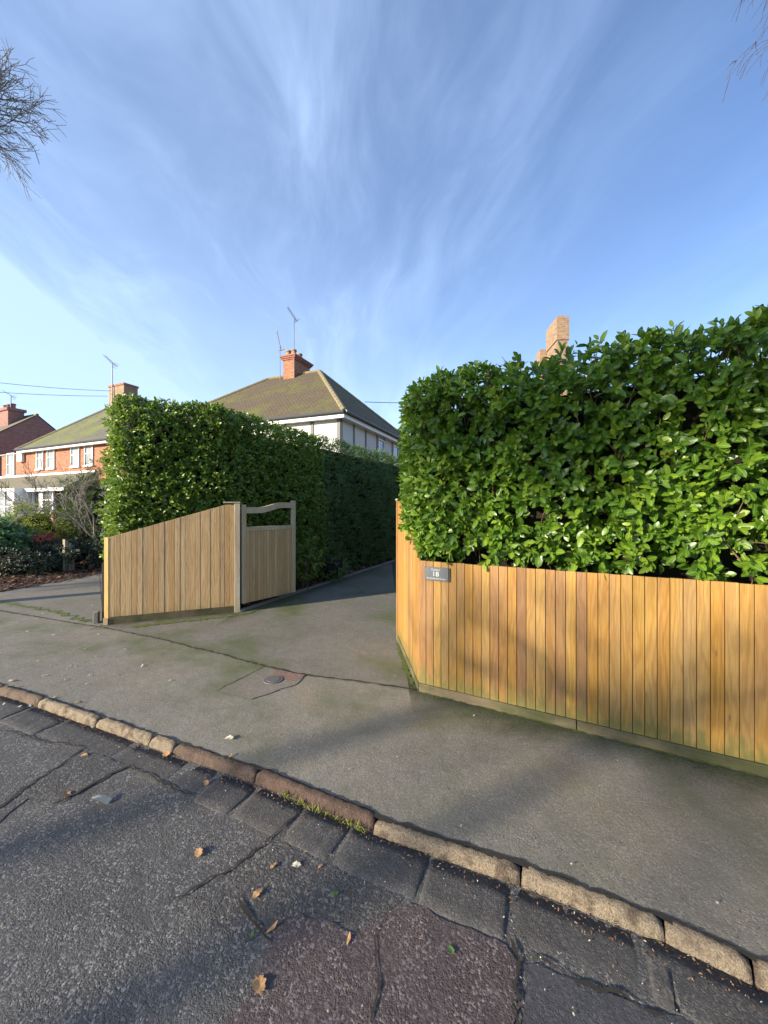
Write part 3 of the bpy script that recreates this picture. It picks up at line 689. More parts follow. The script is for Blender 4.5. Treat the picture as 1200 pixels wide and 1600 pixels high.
for zz in (.30, 1.10): mb = MB(); mb.box(GA, axg, ayg, .02, .30, .0285, .034, zz, zz+.035); mb.build('hinge', 'iron', gt)
# old posts and block beside the left fence
op = MB(); op.box((-3.99, 5.43), ax3, ay3, 0, .055, 0, .07, 0, .83); op.box((-4.02, 5.75), ax3, ay3, 0, .06, 0, .07, 0, 1.02)
tag(op.build('old_fence_post', 'old_post', org=(-3.99, 5.43, 0), bevel=.004), 'dark weathered post stub behind the left end of the pale fence', 'post')
tag((lambda b: (b.box((-4.05, 5.34), ax3, ay3, 0, .06, 0, .10, 0, .155), b.build('marker_stone', 'stone_grey', org=(-4.05, 5.34, 0), bevel=.008))[1])(MB()), 'low grey stone block on the ground beside the corner post', 'stone block')
# stopcock cover
b = MB(); c = G(427, 1062, .01); b.tube((c.x, c.y, .004), (c.x, c.y, .013), .088, .085, 28); so = b.build('utility_cover', 'iron', org=(c.x, c.y, 0)); 
tag(so, 'small round iron water cover set in the pavement patch', 'cover')
b = MB(); b.tube((c.x, c.y, .0132), (c.x, c.y, .016), .06, .058, 24); b.build('lid', 'iron', so)

# ================================================================== HEDGES
def hedge(name, label, poly, dens, z1, core_in, m, leafL, nl, zmin=None, z0=.0, rr=.28, top=0, core_z0=0.0, hi=True, depth=.16, amp=.09, ntw=500, wr=.46, core_drop=.3, spread=.95, extra=None, stems=True, up=.25):
    cx = sum(p[0] for p in poly)/len(poly); cy = sum(p[1] for p in poly)/len(poly)
    t = thing(name, label, 'hedge', (cx, cy, 0))
    P, N = hedge_pts(poly, dens, z0, z1, rr, zmin=zmin, top_dens=top, depth=depth, amp=amp)
    if extra is not None: P = np.concatenate([P, extra[0]]); N = np.concatenate([N, extra[1]])
    PP, DD, NN, LL, TT = shoots(P, N, nl, leafL, spread=spread, up=up)
    ok = (PP+DD/np.linalg.norm(DD, axis=1)[:, None]*LL[:, None])[:, 2] < z1+.035+.03*rng.random(len(LL)); PP, DD, NN, LL, TT = [q_[ok] for q_ in (PP, DD, NN, LL, TT)]
    leaves('foliage', m, t, PP, DD, NN, LL, LL*wr*(.85+.3*rng.random(len(LL))), TT, hi)
    cp = inset(poly, core_in); b = MB(); b.prism(cp, core_z0, z1-core_drop); b.build('shade_core', 'core', t)  # solid dark core added; near-black colour stands in for inner shade
    twigs(t, P, N, ntw)
    if stems:
        b = MB(); n = len(poly)
        for i in range(n):
            if dens[i] <= 0: continue
            a = Vector(cp[i]); c_ = Vector(cp[(i+1) % n]); k = max(1, int((c_-a).length/.35))
            for j in range(k):
                q = a.lerp(c_, (j+.5)/k)+Vector((random.gauss(0, .05), random.gauss(0, .05)))
                e = (c_-a).normalized(); q += Vector((e.y, -e.x))*.06
                b.tube((q.x, q.y, 0), (q.x+random.gauss(0, .05), q.y+random.gauss(0, .05), .9), .022, .014, 7); 
        tag(b.build('stems', 'bark', t, smooth=True), kind='stuff')
    return t
A_ = Vector(A)
def fp(t, off): p = A_+Vector((ax.x, ax.y))*t+Vector((ay.x, ay.y))*off; return (p.x, p.y)
# right hedge: CCW polygon: corner -> along the fence (outward normal towards the camera)
pr = [(.24, 3.80), (.315, 3.55), fp(.16, .03), fp(3.72, .03), fp(3.75, 1.4), (3.9, 6.5), (4.9, 11.5), (3.0, 11.5), (.95, 7.0), (.26, 4.85)]
dn = [360, 360, 350, 80, 30, 20, 20, 30, 130, 360]
side_lo = lambda y0, y1: (lambda s, a=y0, b=y1: 0)
ztop_at = lambda y: 1.145+(1.69-1.145)*min(1, max(0, (y-3.37)/1.15))
zm = [lambda s: ztop_at(3.80-s)-.02, lambda s: 1.17, lambda s: 1.185+.03*math.sin(s*9)+.03*math.sin(s*23), lambda s: 0, None, None, None, None, None, lambda s: ztop_at(4.85-s)-.02]
hedge('laurel_hedge', 'tall glossy laurel hedge above the golden fence, sunlit in its lower half', pr, dn, 2.84, .38, 'laurel', .092, 6, zmin=zm, top=110, ntw=1500, rr=.22, wr=.52, depth=.30, amp=.035, up=.05)
# left hedge
f0 = (-3.88, 5.54); f1 = (-2.48, 6.18)
pl = [f0, (-2.60, 6.12), (-2.44, 6.38), (-1.37, 8.86), (-2.6, 9.4), (-5.3, 8.6), (-4.35, 6.0)]
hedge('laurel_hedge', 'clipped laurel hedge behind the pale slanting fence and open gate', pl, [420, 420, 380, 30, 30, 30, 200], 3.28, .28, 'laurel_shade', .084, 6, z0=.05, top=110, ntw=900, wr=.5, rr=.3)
# small laurel regrowth next to the gate
pf = [(-1.36, 8.84), (kd(10.0)-.36, 10.0), (kd(11.2)-.12, 11.2), (kd(14)-.12, 14.3), (kd(15)-.1, 15.5), (kd(15)-1.4, 15.5), (-2.3, 9.5)]
hedge('far_hedge', 'dark shaded hedge further up the driveway behind the laurel', pf, [420, 420, 420, 150, 20, 15, 30], 3.32, .2, 'laurel_far', .062, 6, z0=.05, top=100, ntw=300, rr=.25, hi=False, amp=.13)  # leaves smaller, darker and bluer than on the near hedge
# low laurel shrub by the gate end
def shrub(name, label, cat, c, rx, ry, rz, n, m, L, nl=5, hi=False, wr=.45, stem='bark', core=True, group=None, jit=.35, shoot=.09, sp=.95, zb=.04, lump=.25):
    t = thing(name, label, cat, (c[0], c[1], 0), group)
    P, N = [], []
    for _ in range(n):
        a = random.random()*6.283; q = random.uniform(-.75, 1); s = math.sqrt(max(0, 1-q*q)); d = Vector((math.cos(a)*s, math.sin(a)*s, q))
        k = (1+lump*noise.noise(d*2.2+Vector(c)*1.7))*random.uniform(.78, 1.03)
        p = Vector((c[0]+d.x*rx*k, c[1]+d.y*ry*k, c[2]+d.z*rz*k))
        if p.z < zb: continue
        P.append(p); N.append(d)
    P = np.array(P); N = np.array(N); PP, DD, NN, LL, TT = shoots(P, N, nl, L, spread=sp, jit=jit, shoot_len=shoot)
    leaves('foliage', m, t, PP, DD, NN, LL, LL*wr, TT, hi)
    b = MB()
    for k in range(9):
        e = P[random.randrange(len(P))]; b.tube((c[0]+random.gauss(0, .05), c[1]+random.gauss(0, .05), 0), tuple(e), .018, .005, 6, False)
    tag(b.build('stems', stem, t, smooth=True), kind='stuff')
    if core:
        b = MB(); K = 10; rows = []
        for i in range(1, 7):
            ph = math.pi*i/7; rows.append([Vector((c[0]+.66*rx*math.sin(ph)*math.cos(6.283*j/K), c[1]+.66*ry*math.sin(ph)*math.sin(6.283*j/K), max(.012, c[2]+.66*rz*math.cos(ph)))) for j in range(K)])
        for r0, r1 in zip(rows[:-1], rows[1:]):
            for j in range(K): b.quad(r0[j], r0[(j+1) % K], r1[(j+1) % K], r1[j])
        b.quad(*rows[0]); b.build('shade_core', 'core', t)  # dark inner shell, shade of the shrub's inside put into its colour
    return t
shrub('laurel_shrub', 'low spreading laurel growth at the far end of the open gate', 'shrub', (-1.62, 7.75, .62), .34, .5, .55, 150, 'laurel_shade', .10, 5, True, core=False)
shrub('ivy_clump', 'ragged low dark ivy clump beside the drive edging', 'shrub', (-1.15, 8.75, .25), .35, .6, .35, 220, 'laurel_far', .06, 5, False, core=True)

# leaf litter (stuff)
def litter(name, poly, n, m, L, z, seed, flatn=.35):
    rs = random.Random(seed); xs = [p[0] for p in poly]; ys = [p[1] for p in poly]; P = []
    while len(P) < n:
        x = rs.uniform(min(xs), max(xs)); y = rs.uniform(min(ys), max(ys))
        if inside(x, y, poly): P.append((x, y, z+rs.random()*.03))
    n = len(P); a = rng.random(n)*6.283
    D = np.stack([np.cos(a), np.sin(a), rng.normal(0, .25, n)], 1); N = np.stack([rng.normal(0, flatn, n), rng.normal(0, flatn, n), np.ones(n)], 1)
    LL = L*(.6+.8*rng.random(n)); return tag(leaves(name, m, None, P, D, N, LL, LL*.6, rng.random(n), False, curl=.25, org=(0, 0, 0)), kind='stuff')
lit = [(G(-80, 938).x, G(-80, 938).y), (G(0, 926).x, G(0, 926).y), (G(87, 911).x, G(87, 911).y), (G(156, 898).x, G(156, 898).y), (-7.2, 12.2), (-14.5, 12.2)]
litter('leaf_litter', lit, 5200, 'litter', .085, .012, 3)
litter('hedge_litter', [(-2.25, 6.05), (kd(6.1)-.06, 6.1), (kd(12)-.06, 12), (kd(12)-.5, 12), (-2.7, 6.5)], 1500, 'litter', .07, .015, 4)

# ================================================================== HOUSES
def O(p, q): return Vector((p[0], p[1], 0))
def window(parent, o, ax, ay, x0, x1, z0, z1, mull=1, trans=.62, glass='glass', dep=.02, fr_m='white_paint', sill=True):
    """ax along the wall, ay pointing out of the wall"""
    mb = MB(); f = .055
    mb.box(o, ax, ay, x0, x1, dep, dep+.05, z1-f, z1); mb.box(o, ax, ay, x0, x1, dep, dep+.05, z0, z0+f)
    mb.box(o, ax, ay, x0, x0+f, dep, dep+.05, z0+f+.001, z1-f-.001); mb.box(o, ax, ay, x1-f, x1, dep, dep+.05, z0+f+.001, z1-f-.001)
    for k in range(1, mull): x = x0+(x1-x0)*k/mull; mb.box(o, ax, ay, x-f/2, x+f/2, dep, dep+.047, z0+f+.002, z1-f-.002)
    if trans: z = z0+(z1-z0)*trans; mb.box(o, ax, ay, x0+f+.002, x1-f-.002, dep, dep+.044, z-.02, z+.02)
    if sill: mb.box(o, ax, ay, x0-.05, x1+.05, dep-.01, dep+.09, z0-.07, z0-.002)
    w_ = mb.build('window', fr_m, parent)
    mb = MB(); mb.box(o, ax, ay, x0+.02, x1-.02, dep-.012, dep+.012, z0+.02, z1-.02); mb.build('pane', glass, w_)
    return w_
def hip_roof(parent, C, u, v, Lu, Lv, ze, zr, inset_v, over=.35, m='tiles', ridge_in2=None, th=.10, name='roof'):
    """C corner; u depth direction (Lu), v length direction (Lv); ridge runs along v at u=Lu/2"""
    i2 = inset_v if ridge_in2 is None else ridge_in2
    P = lambda a, b, z: Vector((C[0], C[1], 0))+u*a+v*b+Vector((0, 0, z))
    zo = ze-over*(zr-ze)/(Lu/2)
    e = [P(-over, -over, zo), P(-over, Lv+over, zo), P(Lu+over, Lv+over, zo), P(Lu+over, -over, zo)]
    r0 = P(Lu/2, inset_v if inset_v > 0 else -over, zr); r1 = P(Lu/2, Lv-i2 if i2 > 0 else Lv+over, zr)
    mb = MB(); mb.quad(e[0], r0, r1, e[1]); mb.quad(e[2], r1, r0, e[3])
    
    if inset_v > 0: mb.quad(e[3], r0, e[0])
    if i2 > 0: mb.quad(e[1], r1, e[2])
    mb.quad(*[x-Vector((0, 0, .06)) for x in e])
    for a, b in zip(e, e[1:]+e[:1]): mb.quad(a, b, b-Vector((0, 0, .06)), a-Vector((0, 0, .06)))
    ro = mb.build(name, m, parent)
    mb = MB()
    prs = [(r0, r1)]+([(r0, e[0]), (r0, e[3])] if inset_v > 0 else [])+([(r1, e[1]), (r1, e[2])] if i2 > 0 else [])
    for a, b in prs:
        n = max(2, int((b-a).length/.42)); 
        for k in range(n):
            p = a.lerp(b, k/n); q = a.lerp(b, (k+.97)/n); mb.tube(p-Vector((0, 0, .03)), q-Vector((0, 0, .03)), .10, .105, 8)
    mb.build('ridge_tiles', 'ridge', ro)
    return ro, zo, e
def gutter(parent, a, b, out, zo, fascia='white_paint'):
    a = Vector(a); b = Vector(b); mb = MB(); mb.tube(a+out*.05+Vector((0, 0, -.03)), b+out*.05+Vector((0, 0, -.03)), .055, .055, 8); mb.build('gutter', 'gutter', parent)
def aerial(parent, base, top, d, n=10, L=1.0, el=.30, bracket=None, up=.0, base_r=.02):
    mb = MB(); base = Vector(base); top = Vector(top); d = Vector(d).normalized(); mb.tube(base, top, base_r, base_r*.8, 6)
    if bracket: mb.tube(base+Vector((0, 0, .3)), Vector(bracket)+Vector((0, 0, .3)), .015, .015, 5); mb.tube(base+Vector((0, 0, .7)), Vector(bracket)+Vector((0, 0, .7)), .015, .015, 5)
    a_ = mb.build('aerial', 'metal', parent)
    mb = MB(); mb.tube(top-d*L*.3, top+d*L*.7, .014, .014, 5); s = d.cross(Vector((0, 0, 1)) if abs(d.z) < .95 else Vector((1, 0, 0))).normalized()
    for i in range(n):
        p = top+d*(-.22*L+L*.9*i/(n-1)); ln = el*(1-.35*i/n); mb.tube(p-s*ln/2, p+s*ln/2, .008, .008, 4)
    bk = top-d*L*.26; up_ = s.cross(d).normalized()
    for k in (-.14, -.05, .05, .14): mb.tube(bk+up_*k-s*.16, bk+up_*k+s*.16, .008, .008, 4)
    mb.build('antenna_head', 'metal', a_)
    return a_
def pot(mb, x, y, z, h=.34, r=.13):
    mb.tube((x, y, z), (x, y, z+h*.75), r*1.02, r*.85, 12); mb.tube((x, y, z+h*.75), (x, y, z+h), r*1.12, r*1.08, 12)

# --- white house
C = (-1.38, 13.4); wh = thing('white_house', 'white pebbledashed house with grey battens and mossy hipped roof beyond the hedge', 'house', (C[0], C[1], 0))
Lu, Lv = 9.0, 10.6; ov = .35
CW = Vector((C[0], C[1], 0))+u_*ov+v_*ov; WU, WV = Lu-2*ov, Lv-2*ov
mb = MB(); mb.box(CW, u_, v_, 0, WU, 0, WV, 0, 4.92)
mb.build('wall', 'pebbledash', wh)
roof, zo, e = hip_roof(wh, CW, u_, v_, WU, WV, 5.02+.28, 8.42, 3.77-ov, ov, 'tiles')
# battens: front wall (normal -u) and side wall (normal -v)
mb = MB()
for b_ in [0.0, 1.12, 2.35, 3.6, 4.9, 6.2, 7.5, 8.8, WV-.12]: mb.box(CW, -u_, v_, 0.002, .03, b_, b_+.13, 2.6, 4.93)
for a_ in [0.0, 1.02, 2.12, 3.3, 4.15, 5.2, 6.1, 7.3, WU-.13]: mb.box(CW, u_, -v_, a_, a_+.11, .002, .03, 2.6, 4.93)
mb.box(CW, -u_, v_, .002, .034, 0, WV, 2.45, 2.598); mb.box(CW, u_, -v_, 0, WU, .002, .034, 2.45, 2.598)
mb.build('battens', 'batten', wh)
mb = MB(); z0_, z1_ = zo-.22, zo-.065
mb.box(CW, u_, v_, -.30, WU+.3, -.30, -.275, z0_, z1_); mb.box(CW, u_, v_, -.30, -.275, -.27, WV+.3, z0_, z1_); mb.box(CW, u_, v_, -.27, WU+.27, -.27, WV+.27, z0_+.02, z0_+.04)
mb.build('fascia', 'white_paint', wh)
gutter(wh, e[0], e[3], -v_, zo); gutter(wh, e[0], e[1], -u_, zo)
window(wh, CW, u_, -v_, 3.45, 4.12, 3.3, 4.72, 1, .0, 'glass', .012); window(wh, CW, u_, -v_, 5.34, 6.08, 3.3, 4.72, 1, .0, 'glass', .012)
window(wh, CW, v_, -u_, 3.78, 4.85, 3.2, 4.72, 2, .7, 'glass', .012); window(wh, CW, v_, -u_, 6.4, 7.45, 3.2, 4.72, 2, .7, 'glass', .012)
window(wh, CW, v_, -u_, 1.4, 3.2, .9, 2.2, 3, .7, 'glass', .012); window(wh, CW, u_, -v_, 1.3, 2.6, .9, 2.2, 2, .7, 'glass', .012)
# chimney on the ridge
CC = Vector((-.2333*19.0, 19.0, 0)); cw, cl = .66, 1.38
mb = MB(); mb.box(CC, u_, v_, 0, cl, 0, cw, 7.2, 9.02); ch = mb.build('chimney', 'brick_orange', wh)
mb = MB()
for i, (g, za, zb_) in enumerate([(.05, 9.02, 9.09), (.10, 9.091, 9.16), (.14, 9.161, 9.24)]): mb.box(CC, u_, v_, -g, cl+g, -g, cw+g, za, zb_)
mb.build('corbel', 'brick_red', ch)
mb = MB(); mb.box(CC, u_, v_, .0, cl, .0, cw, 9.241, 9.30); mb.build('flaunching', 'mortar', ch)
for a_, b_ in ((.2, .17), (.2, .49), (.75, .2), (1.18, .45)):
    mb = MB(); p = CC+u_*a_+v_*b_; pot(mb, p.x, p.y, 9.30, .26); mb.build('chimney_pot', 'pot', ch, smooth=False)
q = CC+v_*(cw+.28)+u_*.1; aerial(wh, (q.x, q.y, 7.95), (q.x, q.y, 9.9), (-.25, -.5, 1.6), 12, .95, .34, bracket=(CC+v_*cw+u_*.1)[:])
q = CC-u_*.05-v_*.02; aerial(wh, (q.x, q.y, 7.9), (q.x, q.y, 11.05), (-.75, -.4, 1.1), 11, .75, .34, bracket=None)

# --- brick house (left)
v2 = Vector((-.910, .414, 0)); u2 = Vector((.414, .910, 0))
BC = Vector((-13.14, 18.13, 0)); LB = 8.19     # near end of the front eave, hidden behind the hedge
bh = thing('brick_house', 'orange brick house with white windows and grey mossy hipped roof', 'house', tuple(BC))
bw = BC+u2*.3+v2*.0; WB = LB-.3
mb = MB(); mb.box(bw, u2, v2, 0, 7.4, 0, WB, 0, 4.98); mb.build('wall', 'brick_orange', bh)
roof2, zo2, e2 = hip_roof(bh, bw, u2, v2, 7.4, WB, 5.2, 8.4, 3.7, .32, 'tiles_grey', ridge_in2=3.3)
gutter(bh, e2[0], e2[1], -u2, zo2)
mb = MB(); mb.box(bw, u2, v2, -.30, -.275, -.27, WB+.3, zo2-.2, zo2-.065); mb.box(bw, u2, v2, -.27, -.02, -.27, WB+.27, zo2-.18, zo2-.16); mb.build('fascia', 'white_paint', bh)
# image columns of the front wall windows -> distance along v2
def alongv(px, off=0.0):
    # solve (bw + v2*s - u2*off).x/(…).y = (px-600)/600
    k = (px-600)/600; o_ = bw-u2*off; return (k*o_.y-o_.x)/(v2.x-k*v2.y)
def zat(px, py, off=0.0):
    p = bw-u2*off+v2*alongv(px, off); return CH-(py-795)/600*p.y
for a_, b_, yt, yb_, gl in ((58, 69, 698, 733, 'glass_net'), (75, 86.5, 697, 732, 'glass_net'), (112, 125, 691, 729, 'glass_net'), (133.5, 146.5, 689, 727, 'glass_net')):
    s0, s1 = sorted((alongv(a_), alongv(b_))); zt = zat((a_+b_)/2, yt); zb_ = zat((a_+b_)/2, yb_)
    window(bh, bw, v2, -u2, s0, s1, zb_, min(zt, 4.9), 1, .52, gl, .01)
# annex with its own wall at the left end
AN = bw+v2*WB+u2*.004
sA = alongv(2)-WB
mb = MB(); mb.box(AN, u2, v2, 0.02, 6.5, 0, sA, 0, 4.74); mb.build('annex_wall', 'brick_orange', bh)
mb = MB(); mb.box(AN, u2, v2, -.05, 6.6, -.0, sA+.08, 4.742, 4.80); mb.build('annex_coping', 'lead', bh)
s0, s1 = sorted((alongv(11.5), alongv(23))); window(bh, bw+u2*.024, v2, -u2, s0, s1, zat(17, 743), zat(17, 708), 1, .5, 'glass_net', .01)
mb = MB(); s0, s1 = sorted((alongv(31.5), alongv(39))); mb.box(bw+u2*.0, v2, -u2, s0, s1, .01, .16, 4.25, 4.72); mb.build('alarm_box', 'white_paint', bh, bevel=.02)
# lean-to roof with bay and porch underneath
OFF = 1.15
sl0, sl1 = alongv(150), alongv(-12)
zt_, zb_ = zat(60, 744)+.02, zat(60, 763, OFF)
PW = lambda s, off, z: bw+v2*s-u2*off+Vector((0, 0, z))
mb = MB(); mb.quad(PW(sl0, .01, zt_), PW(sl1, .01, zt_), PW(sl1, OFF+.2, zb_), PW(sl0, OFF+.2, zb_)); mb.quad(PW(sl0, OFF+.2, zb_-.06), PW(sl1, OFF+.2, zb_-.06), PW(sl1, .01, zb_-.06), PW(sl0, .01, zb_-.06))
mb.quad(PW(sl0, OFF+.2, zb_), PW(sl1, OFF+.2, zb_), PW(sl1, OFF+.2, zb_-.06), PW(sl0, OFF+.2, zb_-.06)); mb.quad(PW(sl0, .01, zt_), PW(sl0, OFF+.2, zb_), PW(sl0, OFF+.2, zb_-.06), PW(sl0, .01, zb_-.06)); mb.quad(PW(sl1, .01, zt_), PW(sl1, .01, zb_-.06), PW(sl1, OFF+.2, zb_-.06), PW(sl1, OFF+.2, zb_))
lt = mb.build('lean_to_roof', 'tiles_old', bh)
mb = MB(); mb.box(bw, v2, -u2, sl0, sl1, .012, .06, zt_-.01, zt_+.10); mb.build('flashing', 'white_paint', lt)
mb = MB(); mb.box(bw, v2, -u2, sl0, alongv(44, OFF), OFF+.2, OFF+.225, zb_-.17, zb_-.01); mb.build('fascia', 'white_paint', lt)
# bay window
BO = OFF-.05; b0, b1 = sorted((alongv(83, BO), alongv(19, BO)))
zs = zat(50, 799, BO); zh = zb_-.19
mb = MB(); mb.box(bw, v2, -u2, b0, b1, .01, BO, 0, zs-.09); mb.build('bay_wall', 'brick_red', bh)
mb = MB(); mb.box(bw, v2, -u2, b0+.04, b1-.04, .02, BO-.08, zs, zh); mb.build('bay_interior', 'dark_room', bh)
mb = MB()
cA, cB, cC, cD = alongv(82, BO), alongv(63.5, BO), alongv(51, BO), alongv(25.5, BO)
for c0_, c1_ in ((cA-.05, cA+.05), (cB-.17, cB+.17), (cC-.05, cC+.05), (cD-.03, cD+.12)): mb.box(bw, v2, -u2, c0_, c1_, BO-.06, BO, zs, zh)
mb.box(bw, v2, -u2, b0-.05, b1, BO-.10, BO+.06, zs-.088, zs-.002); mb.box(bw, v2, -u2, b0, b1, BO-.08, BO+.02, zh+.002, zh+.12)
mb.box(bw, v2, -u2, cA+.05, cB-.17, BO-.05, BO-.005, zs+(zh-zs)*.55, zs+(zh-zs)*.62); bw_ = mb.build('window', 'white_paint', bh)
mb = MB(); mb.box(bw, v2, -u2, b0+.03, b1-.03, BO-.075, BO-.062, zs+.003, zh-.003); mb.build('pane', 'glass', bw_)
mb = MB()
for x in (cD-1.1, cD-1.35, cC+.4): mb.box(bw, v2, -u2, x, x+.16, BO-.0615, BO-.0605, zs+.05, zh-.05)
mb.build('curtains', 'curtain', bw_)
# porch
PO = 1.75; p0, p1 = alongv(22, PO), alongv(-40, PO); zpt = zat(10, 763, PO); zpb = .25
mb = MB(); mb.box(bw, v2, -u2, p0, p1, OFF+.23, PO, zpt-.14, zpt); mb.box(bw, v2, -u2, p0, p0+.26, .2, PO-.001, 0, zpt-.141); mb.box(bw, v2, -u2, p0+.261, p1, PO-.3, PO-.001, 0, zpb)
pj = [p0+.26+(p1-p0-.26)*k/6 for k in range(7)]
for x in pj: mb.box(bw, v2, -u2, x, x+.09, PO-.08, PO-.002, zpb+.001, zpt-.141)
for x0_, x1_ in zip(pj[:-1], pj[1:]): mb.box(bw, v2, -u2, x0_+.091, x1_-.001, PO-.07, PO-.01, zat(10, 792, PO)-.04, zat(10, 792, PO)+.04)
po = mb.build('porch', 'white_paint', bh)
mb = MB(); mb.box(bw, v2, -u2, p0+.262, p1, PO-.06, PO-.04, zpb+.002, zpt-.142); mb.build('pane', 'glass_net', po)
# chimney + aerial
def P3(px, py, Y): return Vector(((px-600)/600*Y, Y, CH-(py-795)/600*Y))
c3 = P3(186, 600, 22.6); mb = MB(); cb = Vector((c3.x-.5, c3.y, 0)); mb.box(cb, -v2, u2, -.15, 1.25, 0, .8, 6.5, 8.75); ch2 = mb.build('chimney', 'brick_buff', bh)
mb = MB(); mb.box(cb, -v2, u2, -.19, 1.29, -.04, .84, 8.751, 8.86); mb.build('corbel', 'brick_red', ch2)
q = P3(175.5, 612, 22.4); aerial(bh, (q.x, q.y, 7.6), (q.x, q.y, CH+228/600*22.4), (-.6, .1, .55), 8, 1.0, .5, base_r=.03)

# --- second brick house far left
HG = Vector((-26.6, 23.7, 0)); h2 = thing('brick_house', 'dull red brick gabled house at the far left edge', 'house', tuple(HG))
W2 = 8.4
mb = MB(); mb.box(HG, u2, v2, 0, W2, 0, 9, 0, 5.0)
P = lambda a, b, z: HG+u2*a+v2*b+Vector((0, 0, z))
mb.build('wall', 'brick_pink', h2)
mb = MB(); mb.quad(P(0, 0, 5.001), P(W2, 0, 5.001), P(W2/2, 0, 8.28)); mb.quad(P(0, .25, 5.001), P(W2/2, .25, 8.28), P(W2, .25, 5.001)); mb.build('gable', 'brick_pink', h2)
r3, zo3, e3 = hip_roof(h2, HG+v2*.06, u2, v2, W2, 9, 5.06, 8.36, 0, .10, 'tiles_old', ridge_in2=0)
mb = MB(); c4 = P3(14, 640, 27.5); cb = Vector((c4.x-.7, c4.y, 0)); mb.box(cb, -v2, u2, -.3, 1.25, 0, .9, 7.2, 8.55); ch3 = mb.build('chimney', 'brick_pink', h2)
mb = MB(); mb.box(cb, -v2, u2, -.42, 1.37, -.1, 1.0, 8.551, 8.75); mb.build('corbel', 'brick_pink', ch3)
for a_ in (-.1, .42, .95):
    mb = MB(); p = cb-v2*a_+u2*.4; pot(mb, p.x, p.y, 8.75, .36, .15); mb.build('chimney_pot', 'brick_pink', ch3)
q = P3(17, 630, 27.3); aerial(h2, (q.x, q.y, 8.0), (q.x, q.y, CH+177/600*27.3), (-1, .25, .55), 6, 1.3, .25, base_r=.035)

# --- house behind the right hedge
rh = thing('house', 'buff brick house hidden behind the right hedge with only its chimney showing', 'house', (8.3, 14.2, 0))
u4, v4 = Vector((.07, .9975, 0)), Vector((-.9975, .07, 0))
RC = Vector((10.6, 13.4, 0))
mb = MB(); mb.box(RC, u4, v4, 0, 7, 0, 4.6, 0, 4.2); mb.build('wall', 'brick_buff', rh)
hip_roof(rh, RC, u4, v4, 7, 4.6, 4.25, 6.3, 1.9, .3, 'tiles')
K1 = Vector((271/600*14.0, 14.0, 0)); mb = MB(); mb.box(K1, u4, -v4, 0, 1.05, 0, .37, 3.0, 7.75); chr_ = mb.build('chimney', 'brick_buff', rh)
mb = MB(); mb.box(K1, u4, -v4, -.035, 1.085, -.035, .405, 7.751, 8.58); mb.box(K1, u4, -v4, .12, .9, .05, .32, 8.581, 8.70); mb.build('corbel', 'brick_buff', chr_)
K2 = Vector((P3(848, 535, 15.2).x, 15.2, 0)); mb = MB(); mb.box(K2, u4, -v4, 0, .5, -.1, .35, 3.0, CH+249/600*15.2); mb.build('chimney', 'brick_buff', rh)

# overhead wires
def wire(label, a, b, sag, r=.012):
    mb = MB(); a = Vector(a); b = Vector(b); n = 24; pts = [a.lerp(b, i/n)-Vector((0, 0, sag*4*(i/n)*(1-i/n))) for i in range(n+1)]
    for p, q in zip(pts[:-1], pts[1:]): mb.tube(p, q, r, r, 5, False)
    tag(mb.build('overhead_wire', 'wire', org=tuple(a), smooth=True), label, 'cable')
wire('upper of the two overhead wires running to the brick house chimney', P3(-260, 560, 16), P3(176, 611, 22.5), .25)
wire('lower of the two overhead wires running towards the brick house', P3(-260, 588, 16), P3(168, 619, 22), .2)
wire('thin overhead wire between the white house roof and the bright hedge', P3(570, 628, 20), P3(700, 628, 22), .05, .016)

# ================================================================== GARDEN PLANTS (left)
shrub('conifer_shrub', 'dark green feathery conifer behind the bare tree by the hedge', 'shrub', (-8.35, 11.2, 1.45), .95, .8, 1.35, 1500, 'conifer', .10, 6, False, .22, lump=.5)
shrub('golden_shrub', 'yellow green feathery shrub in front of the bay window', 'shrub', (-10.2, 11.2, .95), .8, .6, .85, 1000, 'golden', .09, 6, False, .25, lump=.5)
shrub('golden_shrub', 'lower yellow green shrub right of the bay beside the bare tree', 'shrub', (-9.2, 11.6, .55), .5, .5, .6, 420, 'golden', .09, 6, False, .25, lump=.5)
shrub('box_shrub', 'rounded dark clipped shrub left of the pale fence', 'shrub', (-7.35, 10.6, .62), .62, .6, .62, 900, 'box_dark', .055, 6, False, .5)
shrub('low_hedge', 'low dark sprawling shrub on the leaf covered bed', 'shrub', (-8.55, 10.2, .38), .95, .7, .42, 900, 'box_dark', .07, 6, False, .45)
shrub('low_hedge', 'dark ground hugging shrub nearest the neighbour driveway at the left edge', 'shrub', (-9.15, 9.3, .28), 1.1, .5, .38, 800, 'box_dark', .07, 6, False, .45)
shrub('aucuba_shrub', 'large leaved pale green shrub at the left edge of the garden', 'shrub', (-10.0, 9.6, .80), 1.0, .6, .50, 480, 'aucuba', .19, 6, True, .40, lump=.4)
shrub('red_shrub', 'small shrub with red young leaves on the dark low shrub', 'shrub', (-8.85, 10.0, .84), .30, .22, .10, 70, 'red_leaf', .08, 5, False, .4, core=False, zb=.6)
shrub('golden_shrub', 'lime yellow leafy clump behind the red leaved shrub', 'shrub', (-9.5, 10.3, .88), .5, .3, .16, 200, 'golden', .10, 5, False, .4, core=False, zb=.5)
t = thing('bare_tree', 'small grey bare tree leaning left of the tall hedge', 'tree', (-7.75, 10.4, 0))
bare_tree(t, (-7.85, 10.3, 0), 2.75, .05, 5, .55, 5, 0, 'bark_grey', (.12, 0), .28, 1.6, 4, .05, .75, mt='bark_grey')
t = thing('bare_tree', 'thin dark bare sapling in front of the bay window', 'tree', (-11.0, 12.4, 0))
